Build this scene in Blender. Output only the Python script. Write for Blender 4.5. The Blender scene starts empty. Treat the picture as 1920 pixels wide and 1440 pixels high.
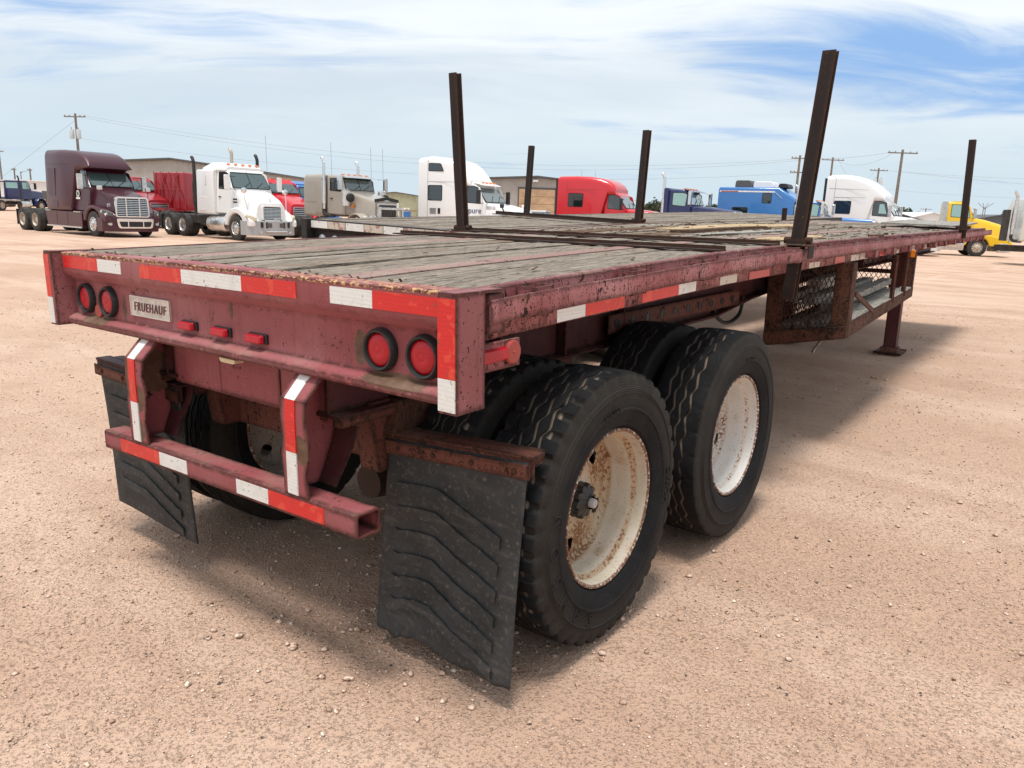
import bpy, bmesh, math, random
import numpy as np
from mathutils import Vector, Matrix, noise as mnoise
S = bpy.context.scene
COL = S.collection
PI = math.pi
rad = math.radians
random.seed(7)
# ------------------------------------------------------------------ camera, world, sun, exposure
CAMP = Vector((1.3129, -1.4896, 1.6128))
def cam_axes(yaw, pitch, roll):
    f = Vector((-math.sin(yaw), math.cos(yaw), 0)); r = Vector((math.cos(yaw), math.sin(yaw), 0)); u = Vector((0, 0, 1))
    f2 = f * math.cos(pitch) - u * math.sin(pitch); u2 = u * math.cos(pitch) + f * math.sin(pitch)
    return r * math.cos(roll) + u2 * math.sin(roll), u2 * math.cos(roll) - r * math.sin(roll), f2
CR, CU, CF = cam_axes(0.64784, rad(12.63), rad(2.05))
cam = bpy.data.cameras.new('camera'); camo = bpy.data.objects.new('camera', cam); COL.objects.link(camo)
cam.sensor_width = 36; cam.lens = 1442.34 / 1920 * 36; cam.clip_start = 0.05; cam.clip_end = 3000
mw = Matrix((CR, CU, -CF)).transposed().to_4x4(); mw.translation = CAMP; camo.matrix_world = mw
S.camera = camo
S.render.resolution_x, S.render.resolution_y = 1024, 768
S.view_settings.view_transform = 'Standard'; S.view_settings.look = 'None'
S.view_settings.exposure = 0.44; S.view_settings.gamma = 1; S.view_settings.use_curve_mapping = False
SUN_EL, SUN_AZ = rad(76), rad(163)      # high, a little behind the camera
sl = bpy.data.lights.new('sun', 'SUN'); sl.energy = 2.6; sl.angle = rad(14); sl.color = (1, .955, .88)
so = bpy.data.objects.new('sun', sl); COL.objects.link(so)
sd = Vector((math.sin(SUN_AZ) * math.cos(SUN_EL), math.cos(SUN_AZ) * math.cos(SUN_EL), math.sin(SUN_EL)))
so.rotation_euler = sd.to_track_quat('Z', 'Y').to_euler(); so.location = (0, 0, 30)

# ------------------------------------------------------------------ node helpers
class NT:
    def __init__(s, tree): s.t = tree; s.n = tree.nodes; s.l = tree.links
    def new(s, typ, **kw):
        n = s.n.new(typ)
        for k, v in kw.items(): setattr(n, k, v)
        return n
    def put(s, sock, v):
        if hasattr(v, 'is_linked'): s.l.new(v, sock)
        elif isinstance(v, (tuple, list)) and len(v) == 3 and sock.type == 'RGBA': sock.default_value = (*v, 1)
        else: sock.default_value = v
    def co(s, kind='Object'): return s.new('ShaderNodeTexCoord').outputs[kind]
    def map(s, v, sc=(1, 1, 1), loc=(0, 0, 0), rot=(0, 0, 0)):
        n = s.new('ShaderNodeMapping'); s.put(n.inputs[0], v)
        n.inputs[1].default_value = loc; n.inputs[2].default_value = rot; n.inputs[3].default_value = sc
        return n.outputs[0]
    def noise(s, v, sc=5, det=4, ro=.55, dist=0, col=False):
        n = s.new('ShaderNodeTexNoise'); s.put(n.inputs['Vector'], v)
        for k, x in (('Scale', sc), ('Detail', det), ('Roughness', ro), ('Distortion', dist)): s.put(n.inputs[k], x)
        return n.outputs['Color' if col else 'Fac']
    def voro(s, v, sc=5, feat='F1', out='Distance', rnd=1):
        n = s.new('ShaderNodeTexVoronoi', feature=feat); s.put(n.inputs['Vector'], v)
        n.inputs['Scale'].default_value = sc; n.inputs['Randomness'].default_value = rnd
        return n.outputs[out]
    def m(s, op, a, b=0, c=0, clamp=False):
        n = s.new('ShaderNodeMath', operation=op, use_clamp=clamp)
        for i, x in enumerate((a, b, c)): s.put(n.inputs[i], x)
        return n.outputs[0]
    def step(s, v, a, b):                       # smooth ramp a..b -> 0..1
        n = s.new('ShaderNodeMapRange', interpolation_type='SMOOTHSTEP'); s.put(n.inputs[0], v)
        n.inputs[1].default_value = a; n.inputs[2].default_value = b
        return n.outputs[0]
    def mix(s, f, a, b, blend='MIX'):
        n = s.new('ShaderNodeMix', data_type='RGBA', blend_type=blend)
        s.put(n.inputs[0], f); s.put(n.inputs[6], a); s.put(n.inputs[7], b)
        return n.outputs[2]
    def sep(s, v):
        n = s.new('ShaderNodeSeparateXYZ'); s.put(n.inputs[0], v); return n.outputs
    def comb(s, x, y, z):
        n = s.new('ShaderNodeCombineXYZ')
        for i, q in enumerate((x, y, z)): s.put(n.inputs[i], q)
        return n.outputs[0]
    def bump(s, h, st=.3, d=.01, nrm=None):
        n = s.new('ShaderNodeBump'); s.put(n.inputs['Height'], h); n.inputs['Strength'].default_value = st
        n.inputs['Distance'].default_value = d
        if nrm: s.put(n.inputs['Normal'], nrm)
        return n.outputs[0]
    def edge(s, r=.006):                         # convex / concave edges, for wear
        b = s.new('ShaderNodeBevel', samples=4); b.inputs[0].default_value = r
        g = s.new('ShaderNodeNewGeometry')
        d = s.new('ShaderNodeVectorMath', operation='DOT_PRODUCT')
        s.l.new(b.outputs[0], d.inputs[0]); s.l.new(g.outputs['Normal'], d.inputs[1])
        return s.m('SUBTRACT', 1, d.outputs['Value'])
    def rnd(s): return s.new('ShaderNodeObjectInfo').outputs['Random']

def material(name):
    m = bpy.data.materials.new(name); m.use_nodes = True
    t = NT(m.node_tree); b = m.node_tree.nodes['Principled BSDF']
    return m, t, b
def bs(t, b, col=None, ro=None, met=None, nrm=None, coat=None, spec=None, trans=None):
    for k, v in (('Base Color', col), ('Roughness', ro), ('Metallic', met), ('Normal', nrm), ('Coat Weight', coat),
                 ('Specular IOR Level', spec), ('Transmission Weight', trans)):
        if v is not None: t.put(b.inputs[k], v)

# ------------------------------------------------------------------ sky
W = bpy.data.worlds.new('World'); S.world = W; W.use_nodes = True
t = NT(W.node_tree); bg = W.node_tree.nodes['Background']
sky = t.new('ShaderNodeTexSky', sky_type='NISHITA', sun_disc=False); sky.sun_elevation = SUN_EL; sky.sun_rotation = SUN_AZ
g = t.co('Generated'); x, y, z = t.sep(g)
zz = t.m('ADD', t.m('MAXIMUM', z, 0.0), .16)
uv = t.comb(t.m('DIVIDE', x, zz), t.m('DIVIDE', y, zz), 0)
uvr = t.map(uv, (1, 1, 1), (0, 0, 0), (0, 0, rad(-37)))
warp = t.noise(t.map(uvr, (.5, .8, 1)), 1.2, 3, .5, col=True)
wv = t.new('ShaderNodeVectorMath', operation='MULTIPLY_ADD'); t.put(wv.inputs[0], warp); wv.inputs[1].default_value = (.9, .9, 0); t.put(wv.inputs[2], uvr)
big = t.noise(t.map(wv.outputs[0], (.55, .9, 1), (3.1, 1.3, 0)), .9, 4, .5)
fine = t.noise(t.map(wv.outputs[0], (.9, 2.2, 1), (.4, 7.2, 0), (0, 0, rad(14))), 1.5, 8, .6, .35)
gx, gy, gz = t.sep(uvr)                      # a gap in the cloud sheet to the upper right
def ell(cx, cy, rx, ry):
    e = t.m('ADD', t.m('POWER', t.m('MULTIPLY', t.m('SUBTRACT', gx, cx), 1 / rx), 2), t.m('POWER', t.m('MULTIPLY', t.m('SUBTRACT', gy, cy), 1 / ry), 2))
    return t.m('SUBTRACT', 1, t.step(e, .0, 1.3))
gap = t.m('MAXIMUM', ell(1.25, 2.75, 1.0, .62), t.m('MULTIPLY', ell(.75, 3.75, .75, .22), .8))
cov = t.m('SUBTRACT', t.m('ADD', t.m('MULTIPLY', big, .5), t.m('MULTIPLY', fine, .5)), t.m('MULTIPLY', gap, .25))
cloud = t.step(cov, .25, .47)
lowz = t.m('SUBTRACT', 1, t.step(z, .03, .11))
cloud = t.m('MAXIMUM', cloud, lowz)
skyc = t.mix(1, sky.outputs[0], (.062, .066, .074), 'MULTIPLY')
skyc = t.mix(.75, skyc, (.19, .385, .72))
shade = t.noise(t.map(wv.outputs[0], (.45, 1.2, 1), (9, 2, 0)), 1.0, 5, .55)
cc = t.mix(t.step(shade, .30, .68), (.50, .57, .64), (.71, .75, .775))
cc = t.mix(t.step(z, .02, .20), (.495, .585, .64), cc)
allc = t.mix(t.m('ADD', t.m('MULTIPLY', cloud, .88), .10), skyc, cc)
t.put(bg.inputs[0], allc); bg.inputs[1].default_value = 1.0

# ------------------------------------------------------------------ mesh helpers
class G:
    def __init__(s): s.v = []; s.f = []
    def add(s, vs, fs):
        o = len(s.v); s.v.extend([tuple(p) for p in vs]); s.f.extend([tuple(o + i for i in f) for f in fs]); return s
    def box(s, x0, x1, y0, y1, z0, z1):
        if x0 > x1: x0, x1 = x1, x0
        if y0 > y1: y0, y1 = y1, y0
        if z0 > z1: z0, z1 = z1, z0
        return s.add([(x0, y0, z0), (x1, y0, z0), (x1, y1, z0), (x0, y1, z0), (x0, y0, z1), (x1, y0, z1), (x1, y1, z1), (x0, y1, z1)],
                     [(0, 3, 2, 1), (4, 5, 6, 7), (0, 1, 5, 4), (1, 2, 6, 5), (2, 3, 7, 6), (3, 0, 4, 7)])
    def hexa(s, b, tp):                          # bottom 4 points (ccw from above), top 4 points
        return s.add(list(b) + list(tp), [(0, 3, 2, 1), (4, 5, 6, 7), (0, 1, 5, 4), (1, 2, 6, 5), (2, 3, 7, 6), (3, 0, 4, 7)])
    def prism(s, poly, axis, a, b, n=1):         # polygon in the two other axes, extruded along axis
        def P(p, c): q = list(p); q.insert(axis, c); return tuple(q)
        k = len(poly); vs = []; fs = []
        for j in range(n + 1): vs += [P(p, a + (b - a) * j / n) for p in poly]
        for j in range(n):
            for i in range(k): fs.append((j * k + i, j * k + (i + 1) % k, (j + 1) * k + (i + 1) % k, (j + 1) * k + i))
        fs.append(tuple(range(k))[::-1]); fs.append(tuple(n * k + i for i in range(k)))
        return s.add(vs, fs)
    def tube(s, pts, r, n=8, cap=True):
        pts = [Vector(p) for p in pts]; rs = r if isinstance(r, (list, tuple)) else [r] * len(pts)
        vs = []; fs = []; up = None
        for i, p in enumerate(pts):
            d = (pts[min(i + 1, len(pts) - 1)] - pts[max(i - 1, 0)]).normalized()
            if up is None: up = Vector((0, 0, 1)) if abs(d.z) < .9 else Vector((1, 0, 0))
            a = d.cross(up)
            if a.length < 1e-4: a = d.orthogonal()
            a.normalize(); b = a.cross(d); up = b
            vs += [p + (a * math.cos(q) + b * math.sin(q)) * rs[i] for q in [2 * PI * k / n for k in range(n)]]
        for i in range(len(pts) - 1):
            for k in range(n): fs.append((i * n + k, i * n + (k + 1) % n, (i + 1) * n + (k + 1) % n, (i + 1) * n + k))
        if cap: fs.append(tuple(range(n))[::-1]); fs.append(tuple((len(pts) - 1) * n + k for k in range(n)))
        return s.add(vs, fs)
    def lathe(s, prof, axis, c, n=32, cap0=False, cap1=False):   # prof: (along, radius)
        vs = []; fs = []; o = [i for i in range(3) if i != axis]
        for a, r in prof:
            for k in range(n):
                q = 2 * PI * k / n; p = list(c); p[axis] += a; p[o[0]] += r * math.cos(q); p[o[1]] += r * math.sin(q); vs.append(p)
        for i in range(len(prof) - 1):
            for k in range(n): fs.append((i * n + k, i * n + (k + 1) % n, (i + 1) * n + (k + 1) % n, (i + 1) * n + k))
        if cap0: fs.append(tuple(range(n))[::-1])
        if cap1: fs.append(tuple((len(prof) - 1) * n + k for k in range(n)))
        return s.add(vs, fs)
    def loft(s, rings, cap=True):
        k = len(rings[0]); vs = [p for r in rings for p in r]; fs = []
        for j in range(len(rings) - 1):
            for i in range(k): fs.append((j * k + i, j * k + (i + 1) % k, (j + 1) * k + (i + 1) % k, (j + 1) * k + i))
        if cap: fs.append(tuple(range(k))[::-1]); fs.append(tuple((len(rings) - 1) * k + i for i in range(k)))
        return s.add(vs, fs)
    def beam(s, a, b, w, h, up=(0, 0, 1)):       # rectangular bar from a to b
        a, b = Vector(a), Vector(b); d = (b - a).normalized(); x = d.cross(Vector(up))
        if x.length < 1e-4: x = d.orthogonal()
        x.normalize(); y = x.cross(d)
        q = [x * (w / 2) * i + y * (h / 2) * j for i, j in ((-1, -1), (1, -1), (1, 1), (-1, 1))]
        return s.add([a + k for k in q] + [b + k for k in q], [(3, 2, 1, 0), (4, 5, 6, 7), (0, 1, 5, 4), (1, 2, 6, 5), (2, 3, 7, 6), (3, 0, 4, 7)])
    def warp(s, f): s.v = [f(*p) for p in s.v]; return s
    def mesh(s, name, mat=None, smooth=None):
        me = bpy.data.meshes.new(name); me.from_pydata(s.v, [], s.f)
        bm = bmesh.new(); bm.from_mesh(me); bmesh.ops.recalc_face_normals(bm, faces=bm.faces); bm.to_mesh(me); bm.free()
        if smooth is not None:
            me.shade_smooth(); me.set_sharp_from_angle(angle=rad(smooth))
        if mat: me.materials.append(mat)
        return me
    def build(s, name, mat, parent=None, smooth=None, bevel=0, kind=None):
        return link(name, s.mesh(name, mat, smooth), parent, bevel, kind)
def link(name, me, parent=None, bevel=0, kind=None):
    o = bpy.data.objects.new(name, me); COL.objects.link(o)
    if parent: o.parent = parent
    if bevel:
        md = o.modifiers.new('bevel', 'BEVEL'); md.width = bevel; md.segments = 2; md.limit_method = 'ANGLE'; md.angle_limit = rad(35)
        md.harden_normals = False
    if kind: o['kind'] = kind
    return o
def thing(name, label, cat, mat4=None, group=None):
    o = bpy.data.objects.new(name, None); COL.objects.link(o); o.empty_display_size = .2
    if mat4 is not None: o.matrix_world = mat4
    return tag(o, label, cat, group)
def tag(o, label, cat, group=None):
    o['label'] = label; o['category'] = cat
    if group: o['group'] = group
    return o
def place(loc, rz=0): return Matrix.Translation(loc) @ Matrix.Rotation(rz, 4, 'Z')
def curve(pts, n=5):
    P = [Vector(p) for p in pts]; P = [P[0]] + P + [P[-1]]; out = []
    for i in range(1, len(P) - 2):
        for j in range(n):
            t_ = j / n; a, b, c, d = P[i - 1:i + 3]
            out.append(.5 * (2 * b + (c - a) * t_ + (2 * a - 5 * b + 4 * c - d) * t_ ** 2 + (3 * b - a - 3 * c + d) * t_ ** 3))
    return out + [P[-2]]
def rpoly(pts, r, n=4):                          # round the corners of a 2-d polygon
    out = []; k = len(pts)
    for i in range(k):
        p = Vector(pts[i]); a = Vector(pts[i - 1]); b = Vector(pts[(i + 1) % k])
        u = (a - p); v = (b - p); rr = min(r, u.length * .45, v.length * .45); u.normalize(); v.normalize()
        A = p + u * rr; B = p + v * rr
        for j in range(n + 1):
            q = j / n; out.append(tuple(A * (1 - q) ** 2 + p * 2 * q * (1 - q) + B * q ** 2))
    return out
def interp(x, pts):
    if x <= pts[0][0]: return pts[0][1]
    for (a, va), (b, vb) in zip(pts, pts[1:]):
        if x <= b: return va + (vb - va) * (x - a) / (b - a)
    return pts[-1][1]
def text_mesh(s, size, depth, mat, fn, sp=1.0):          # lettering as a mesh; fn maps (u, v, w) to a point
    cu = bpy.data.curves.new('lettering', 'FONT'); cu.body = s; cu.size = size; cu.extrude = depth; cu.align_x = 'CENTER'; cu.align_y = 'CENTER'
    cu.resolution_u = 3; cu.space_character = sp
    o = bpy.data.objects.new('lettering', cu); COL.objects.link(o)
    me = bpy.data.meshes.new_from_object(o.evaluated_get(bpy.context.evaluated_depsgraph_get()))
    bpy.data.objects.remove(o); bpy.data.curves.remove(cu)
    for v in me.vertices: v.co = fn(*v.co)
    me.materials.clear(); me.materials.append(mat); return me

# ------------------------------------------------------------------ materials
def simple(name, col, ro=.5, met=0, coat=0, noise_amt=.12, sc=6, bump=0, spec=None):
    m, t, b = material(name); v = t.co()
    n = t.noise(v, sc, 5, .6)
    c = t.mix(t.step(n, .3, .7), tuple(q * (1 - noise_amt) for q in col), tuple(min(1, q * (1 + noise_amt)) for q in col))
    bs(t, b, c, ro, met, coat=coat, spec=spec)
    if bump: bs(t, b, nrm=t.bump(t.noise(v, sc * 8, 4), bump, .004))
    return m

def painted_steel(name, base, rust=.5, edge=.6, fleck=.5, streak=.4, ro=.58, blobs=(), lip=None, fade=(.30, .13, .13), fade_amt=.35, rustcol=(.016, .009, .0075)):
    m, t, b = material(name); v = t.co()
    big = t.noise(v, 2.2, 4, .55); mid = t.noise(v, 9, 5, .6, .4); fin = t.noise(v, 55, 4, .65); sp = t.noise(v, 160, 2, .5)
    c = t.mix(t.m('MULTIPLY', t.step(big, .35, .72), fade_amt), base, fade)
    c = t.mix(t.m('MULTIPLY', t.step(mid, .45, .75), .28), c, tuple(q * .72 for q in base))
    vs = t.noise(t.map(v, (26, 26, 1.6)), 1, 4, .6)                          # runs down the faces
    c = t.mix(t.m('MULTIPLY', t.step(vs, .50, .72), streak * .55), c, tuple(q * .5 for q in base))
    c = t.mix(t.m('MULTIPLY', t.step(fin, .55, .8), .25), c, fade)
    rc = t.mix(t.step(t.noise(v, 40, 3), .35, .7), rustcol, (.075, .029, .016))
    mask = t.m('MULTIPLY', t.step(t.m('ADD', t.m('MULTIPLY', mid, .55), t.m('MULTIPLY', fin, .45)), .64 - .10 * rust, .67 - .10 * rust), 1)
    fl = t.m('MULTIPLY', t.step(t.m('ADD', t.m('MULTIPLY', sp, .5), t.m('MULTIPLY', t.noise(t.map(v, (75, 75, 30)), 1, 4, .65), .5)), .635 - .12 * fleck, .665 - .12 * fleck), 1)
    mask = t.m('MAXIMUM', mask, fl); bmask = mask
    if edge:
        ed = t.edge(.026)
        em = t.step(t.m('MULTIPLY', ed, t.m('ADD', t.m('MULTIPLY', t.noise(v, 26, 5, .7), 3.6), -1.25)), .004 / edge, .010 / edge)
        mask = t.m('MAXIMUM', mask, em)
    X, Y, Z = t.sep(v)
    wob = t.m('MULTIPLY', t.m('SUBTRACT', t.noise(v, 22, 4, .6), .5), 1.5)
    bl_ = None
    for (bx, bz, rx, rz) in blobs:
        d = t.m('ADD', t.m('POWER', t.m('MULTIPLY', t.m('SUBTRACT', X, bx), 1 / rx), 2), t.m('POWER', t.m('MULTIPLY', t.m('SUBTRACT', Z, bz), 1 / rz), 2))
        q = t.m('SUBTRACT', 1, t.step(t.m('ADD', d, wob), .8, 1.0)); bl_ = q if bl_ is None else t.m('MAXIMUM', bl_, q)
    c = t.mix(t.m('MAXIMUM', mask, 0), c, rc)
    if bl_ is not None: c = t.mix(bl_, c, t.mix(t.step(t.noise(v, 30, 4), .35, .7), (.105, .055, .034), (.15, .088, .058)))
    if lip:                                                                # cream primer showing along the chipped top lip
        z0, z1 = lip
        l = t.m('MULTIPLY', t.step(Z, z0, z0 + .006), t.m('SUBTRACT', 1, t.step(Z, z1, z1 + .004)))
        ln = t.noise(t.map(v, (48, 48, 110)), 1, 5, .7)
        l2 = t.m('MULTIPLY', l, t.step(ln, .51, .55))
        c = t.mix(l2, c, (.50, .30, .14)); c = t.mix(t.m('MULTIPLY', l, t.step(t.noise(v, 60, 3), .60, .63)), c, (.05, .02, .015))
    dust = t.step(t.noise(v, 4.3, 6, .65), .45, .8)
    c = t.mix(t.m('MULTIPLY', t.step(t.noise(t.map(v, (1, 1, 1), (3, 1, 2)), 170, 2), .735, .75), .8), c, (.62, .52, .46))
    nz = t.sep(t.new('ShaderNodeNewGeometry').outputs['Normal'])[2]
    c = t.mix(t.m('MULTIPLY', t.m('MULTIPLY', dust, t.step(nz, .3, .9)), .5), c, (.36, .25, .19))
    h = t.m('SUBTRACT', t.m('MULTIPLY', fin, .35), t.m('MULTIPLY', bmask, .8))
    bs(t, b, c, t.mix(mask, (ro,) * 3, (.9,) * 3), nrm=t.bump(h, .35, .004), spec=.3)
    return m

MAROON = (.275, .070, .076)
M_REAR = painted_steel('maroon_rear_paint', MAROON, .30, .45, .16, .5,
    blobs=((-.47, 1.185, .03, .06), (-.30, 1.105, .13, .022), (-2.13, 1.105, .11, .022), (-1.93, 1.17, .018, .06), (-2.31, 1.19, .018, .06), (-1.15, 1.235, .012, .035), (-1.78, 1.065, .05, .015)),
    lip=(1.374, 1.3885), fade=(.40, .175, .178), fade_amt=.65)
M_LEG = painted_steel('maroon_bumper_paint', MAROON, .45, .9, .2, .4, blobs=((-1.70, .84, .05, .06), (-.67, .83, .04, .05), (-1.72, .70, .05, .05), (-1.77, .92, .02, .1)), fade=(.31, .125, .13))
M_BUMP = painted_steel('maroon_bumper_tube_paint', MAROON, .35, .8, .25, .2, fade=(.31, .125, .13), fade_amt=.5)
M_SIDE = painted_steel('faded_side_rail_paint', (.30, .088, .094), .65, .30, .72, .9, fade=(.48, .225, .23), fade_amt=.9)
M_POST = painted_steel('corner_post_paint', (.245, .075, .08), .55, 1.3, .42, .6, fade=(.36, .15, .155), fade_amt=.6)
M_BEAM = painted_steel('shade_darkened_frame_paint', (.080, .019, .021), .55, .5, .25, .6, fade=(.15, .07, .06))  # dark red base lowered further to paint in the shade under the deck
M_RUST = painted_steel('rusted_steel', (.085, .036, .022), 1.1, .5, 1.0, .5, ro=.85, fade=(.16, .065, .04), fade_amt=.6)
M_RUSTRED = painted_steel('rusty_red_bracket', (.135, .042, .03), .8, .6, .7, .4, ro=.7, fade=(.19, .075, .05), fade_amt=.6)
M_DARKSTEEL = painted_steel('dark_steel', (.014, .0115, .0115), .3, .6, .35, .3, ro=.7, fade=(.026, .021, .020), fade_amt=.6, rustcol=(.05, .026, .018))
M_BLACKFRAME = painted_steel('black_frame_paint', (.016, .017, .019), .3, .6, .3, .3, ro=.5, fade=(.035, .035, .037))

def wood(name, dark, light, bleach, sc=1., contrast=1.):
    m, t, b = material(name)
    v = t.co(); r = t.rnd()
    off = t.new('ShaderNodeVectorMath', operation='ADD'); t.put(off.inputs[0], v); t.put(off.inputs[1], t.comb(t.m('MULTIPLY', r, 17), t.m('MULTIPLY', r, 31), t.m('MULTIPLY', r, 5)))
    v = off.outputs[0]
    g1 = t.noise(t.map(v, (85 * sc, 11 * sc, 85 * sc)), 1, 6, .75, .6)
    g2 = t.noise(t.map(v, (22 * sc, 1.6 * sc, 22 * sc)), 1, 5, .65, .8)
    bl = t.noise(t.map(v, (10, 1.3, 10)), 1, 6, .7, .5)
    c = t.mix(t.step(g1, .36, .62), dark, light)
    c = t.mix(t.m('MULTIPLY', t.step(bl, .54, .68), .5), c, bleach)
    c = t.mix(t.m('MULTIPLY', t.step(g2, .50, .70), .5), c, tuple(q * .68 for q in light))
    crack = t.m('MAXIMUM', t.step(t.noise(t.map(v, (80 * sc, 8 * sc, 80 * sc), (5, 3, 0)), 1, 4, .7, 1.0), .585, .64), t.step(t.noise(t.map(v, (34 * sc, 2.2 * sc, 34 * sc), (2, 9, 0)), 1, 5, .75, 1.5), .61, .635))
    stain = t.step(t.noise(t.map(v, (3.4, .9, 3.4), (1, 7, 0)), 1, 4, .6), .58, .72)
    c = t.mix(t.m('MULTIPLY', stain, .5), c, (.19, .105, .06))
    c = t.mix(t.m('MULTIPLY', crack, .9 * contrast), c, (.028, .022, .018))
    c = t.mix(1, c, t.mix(r, (.93, .92, .91), (1.05, 1.04, 1.03)), 'MULTIPLY')
    h = t.m('SUBTRACT', t.m('MULTIPLY', g1, .7), t.m('MULTIPLY', crack, 1.2))
    bs(t, b, c, .88, nrm=t.bump(h, .8, .006), spec=.25)
    return m
M_WOOD = wood('weathered_deck_wood', (.130, .105, .083), (.305, .258, .212), (.52, .47, .41))
M_WOODB = wood('grey_board_wood', (.23, .21, .185), (.40, .385, .35), (.55, .53, .49))
M_WOODTAN = wood('fresh_split_wood', (.36, .25, .14), (.52, .39, .24), (.64, .52, .36), contrast=.3)
M_WOODBR = wood('rotten_brown_wood', (.06, .038, .024), (.17, .10, .058), (.25, .17, .11))
M_STRIP = painted_steel('worn_deck_strip_paint', (.27, .155, .135), .5, 0, .5, .1, ro=.75, fade=(.33, .25, .215), fade_amt=.8)

def tape(name, col, alt):
    m, t, b = material(name); v = t.co()
    X, Y, Z = t.sep(v)
    w = t.m('SINE', t.m('MULTIPLY', t.m('ADD', Z, t.m('MULTIPLY', X, .03)), 2 * PI / .0125))
    c = t.mix(t.m('MULTIPLY', t.step(w, -.2, .6), .35), col, tuple(q * .80 for q in col))
    p = t.step(t.noise(v, 11, 3, .5, 1.2), .57, .60)
    c = t.mix(t.m('MULTIPLY', p, .75), c, alt)
    wr = t.noise(v, 30, 4, .6, 1.5)
    c = t.mix(t.m('MULTIPLY', t.step(wr, .60, .68), .4), c, tuple(min(1, q * 1.25 + .03) for q in alt))
    dirt = t.step(t.m('ADD', t.m('MULTIPLY', t.noise(v, 24, 5, .65), .6), t.m('MULTIPLY', t.noise(v, 90, 3), .4)), .575, .64)
    c = t.mix(t.m('MULTIPLY', dirt, .75), c, (.12, .07, .05))
    bs(t, b, c, .35, nrm=t.bump(wr, .25, .002), spec=.6)
    return m
M_TRED = tape('red_reflective_tape', (.62, .012, .012), (.68, .06, .03))
M_TWHITE = tape('white_reflective_tape', (.74, .74, .72), (.66, .655, .62))
M_TOLD = tape('peeling_white_tape', (.56, .50, .42), (.30, .11, .10))
M_TOLDR = tape('peeling_red_tape', (.48, .035, .03), (.28, .08, .08))

def lens(name, col):
    m, t, b = material(name)
    bs(t, b, col, .22, coat=.25, spec=.3); b.inputs['Subsurface Weight'].default_value = .0
    v = t.co(); bs(t, b, nrm=t.bump(t.voro(v, 260, rnd=0), .7, .002))
    return m
M_LENS = lens('red_lens', (.42, .003, .013)); M_AMBER = lens('amber_lens', (.75, .20, .012))
M_LENSCLEAR = simple('clear_lens', (.55, .56, .58), .08, .3, 1, .25, 20)
M_REFLECTOR = simple('old_red_reflector', (.36, .055, .045), .45)

def rubber(name, col, ro=.75, dust=.35, sc=1):
    m, t, b = material(name); v = t.co()
    n1 = t.noise(v, 6 * sc, 5, .6); n2 = t.noise(v, 60 * sc, 4, .6); n3 = t.noise(t.map(v, (4, 4, 30)), 1, 4, .6)
    c = t.mix(t.step(n1, .3, .75), tuple(q * .75 for q in col), tuple(q * 1.35 for q in col))
    c = t.mix(t.m('MULTIPLY', t.step(n2, .52, .78), dust), c, (.15, .125, .105))
    c = t.mix(t.m('MULTIPLY', t.step(n3, .52, .75), dust * .5), c, (.13, .115, .10))
    bs(t, b, c, ro, nrm=t.bump(n2, .2, .002), spec=.35)
    return m
def tyre_rubber():
    m, t, b = material('tyre_rubber'); v = t.co(); X, Y, Z = t.sep(v)
    r = t.m('SQRT', t.m('ADD', t.m('MULTIPLY', Y, Y), t.m('MULTIPLY', Z, Z)))
    n1 = t.noise(v, 7, 5, .6); n2 = t.noise(v, 70, 4, .65)
    c = t.mix(t.step(n1, .3, .72), (.0035, .004, .0055), (.012, .012, .0135))
    side = t.m('MULTIPLY', t.step(r, .36, .45), t.m('SUBTRACT', 1, t.step(r, .50, .515)))   # browned sidewall ring
    c = t.mix(t.m('MULTIPLY', side, t.m('ADD', .25, t.m('MULTIPLY', n1, .5))), c, (.042, .036, .029))
    groove = t.m('MULTIPLY', t.m('SUBTRACT', 1, t.step(r, .509, .5155)), t.step(r, .500, .505))   # dust in the tread grooves
    ax = t.m('SUBTRACT', 1, t.step(t.m('ABSOLUTE', X), .078, .086))
    c = t.mix(t.m('MULTIPLY', t.m('MULTIPLY', t.m('MULTIPLY', groove, ax), .75), t.step(t.noise(v, 8, 3), .34, .52)), c, (.30, .235, .18))
    c = t.mix(t.m('MULTIPLY', t.step(n2, .56, .8), .35), c, (.10, .085, .07))
    rg = t.m('SINE', t.m('MULTIPLY', r, 2 * PI / .011))
    bs(t, b, c, .8, spec=.25, nrm=t.bump(t.m('ADD', n2, t.m('MULTIPLY', t.m('MULTIPLY', rg, side), .5)), .25, .0025))
    return m
M_TYRE = tyre_rubber()
M_FLAP = rubber('mud_flap_rubber', (.034, .036, .037), .7, .75)
M_GROMMET = rubber('rubber_grommet', (.022, .024, .025), .5, .3)
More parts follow.
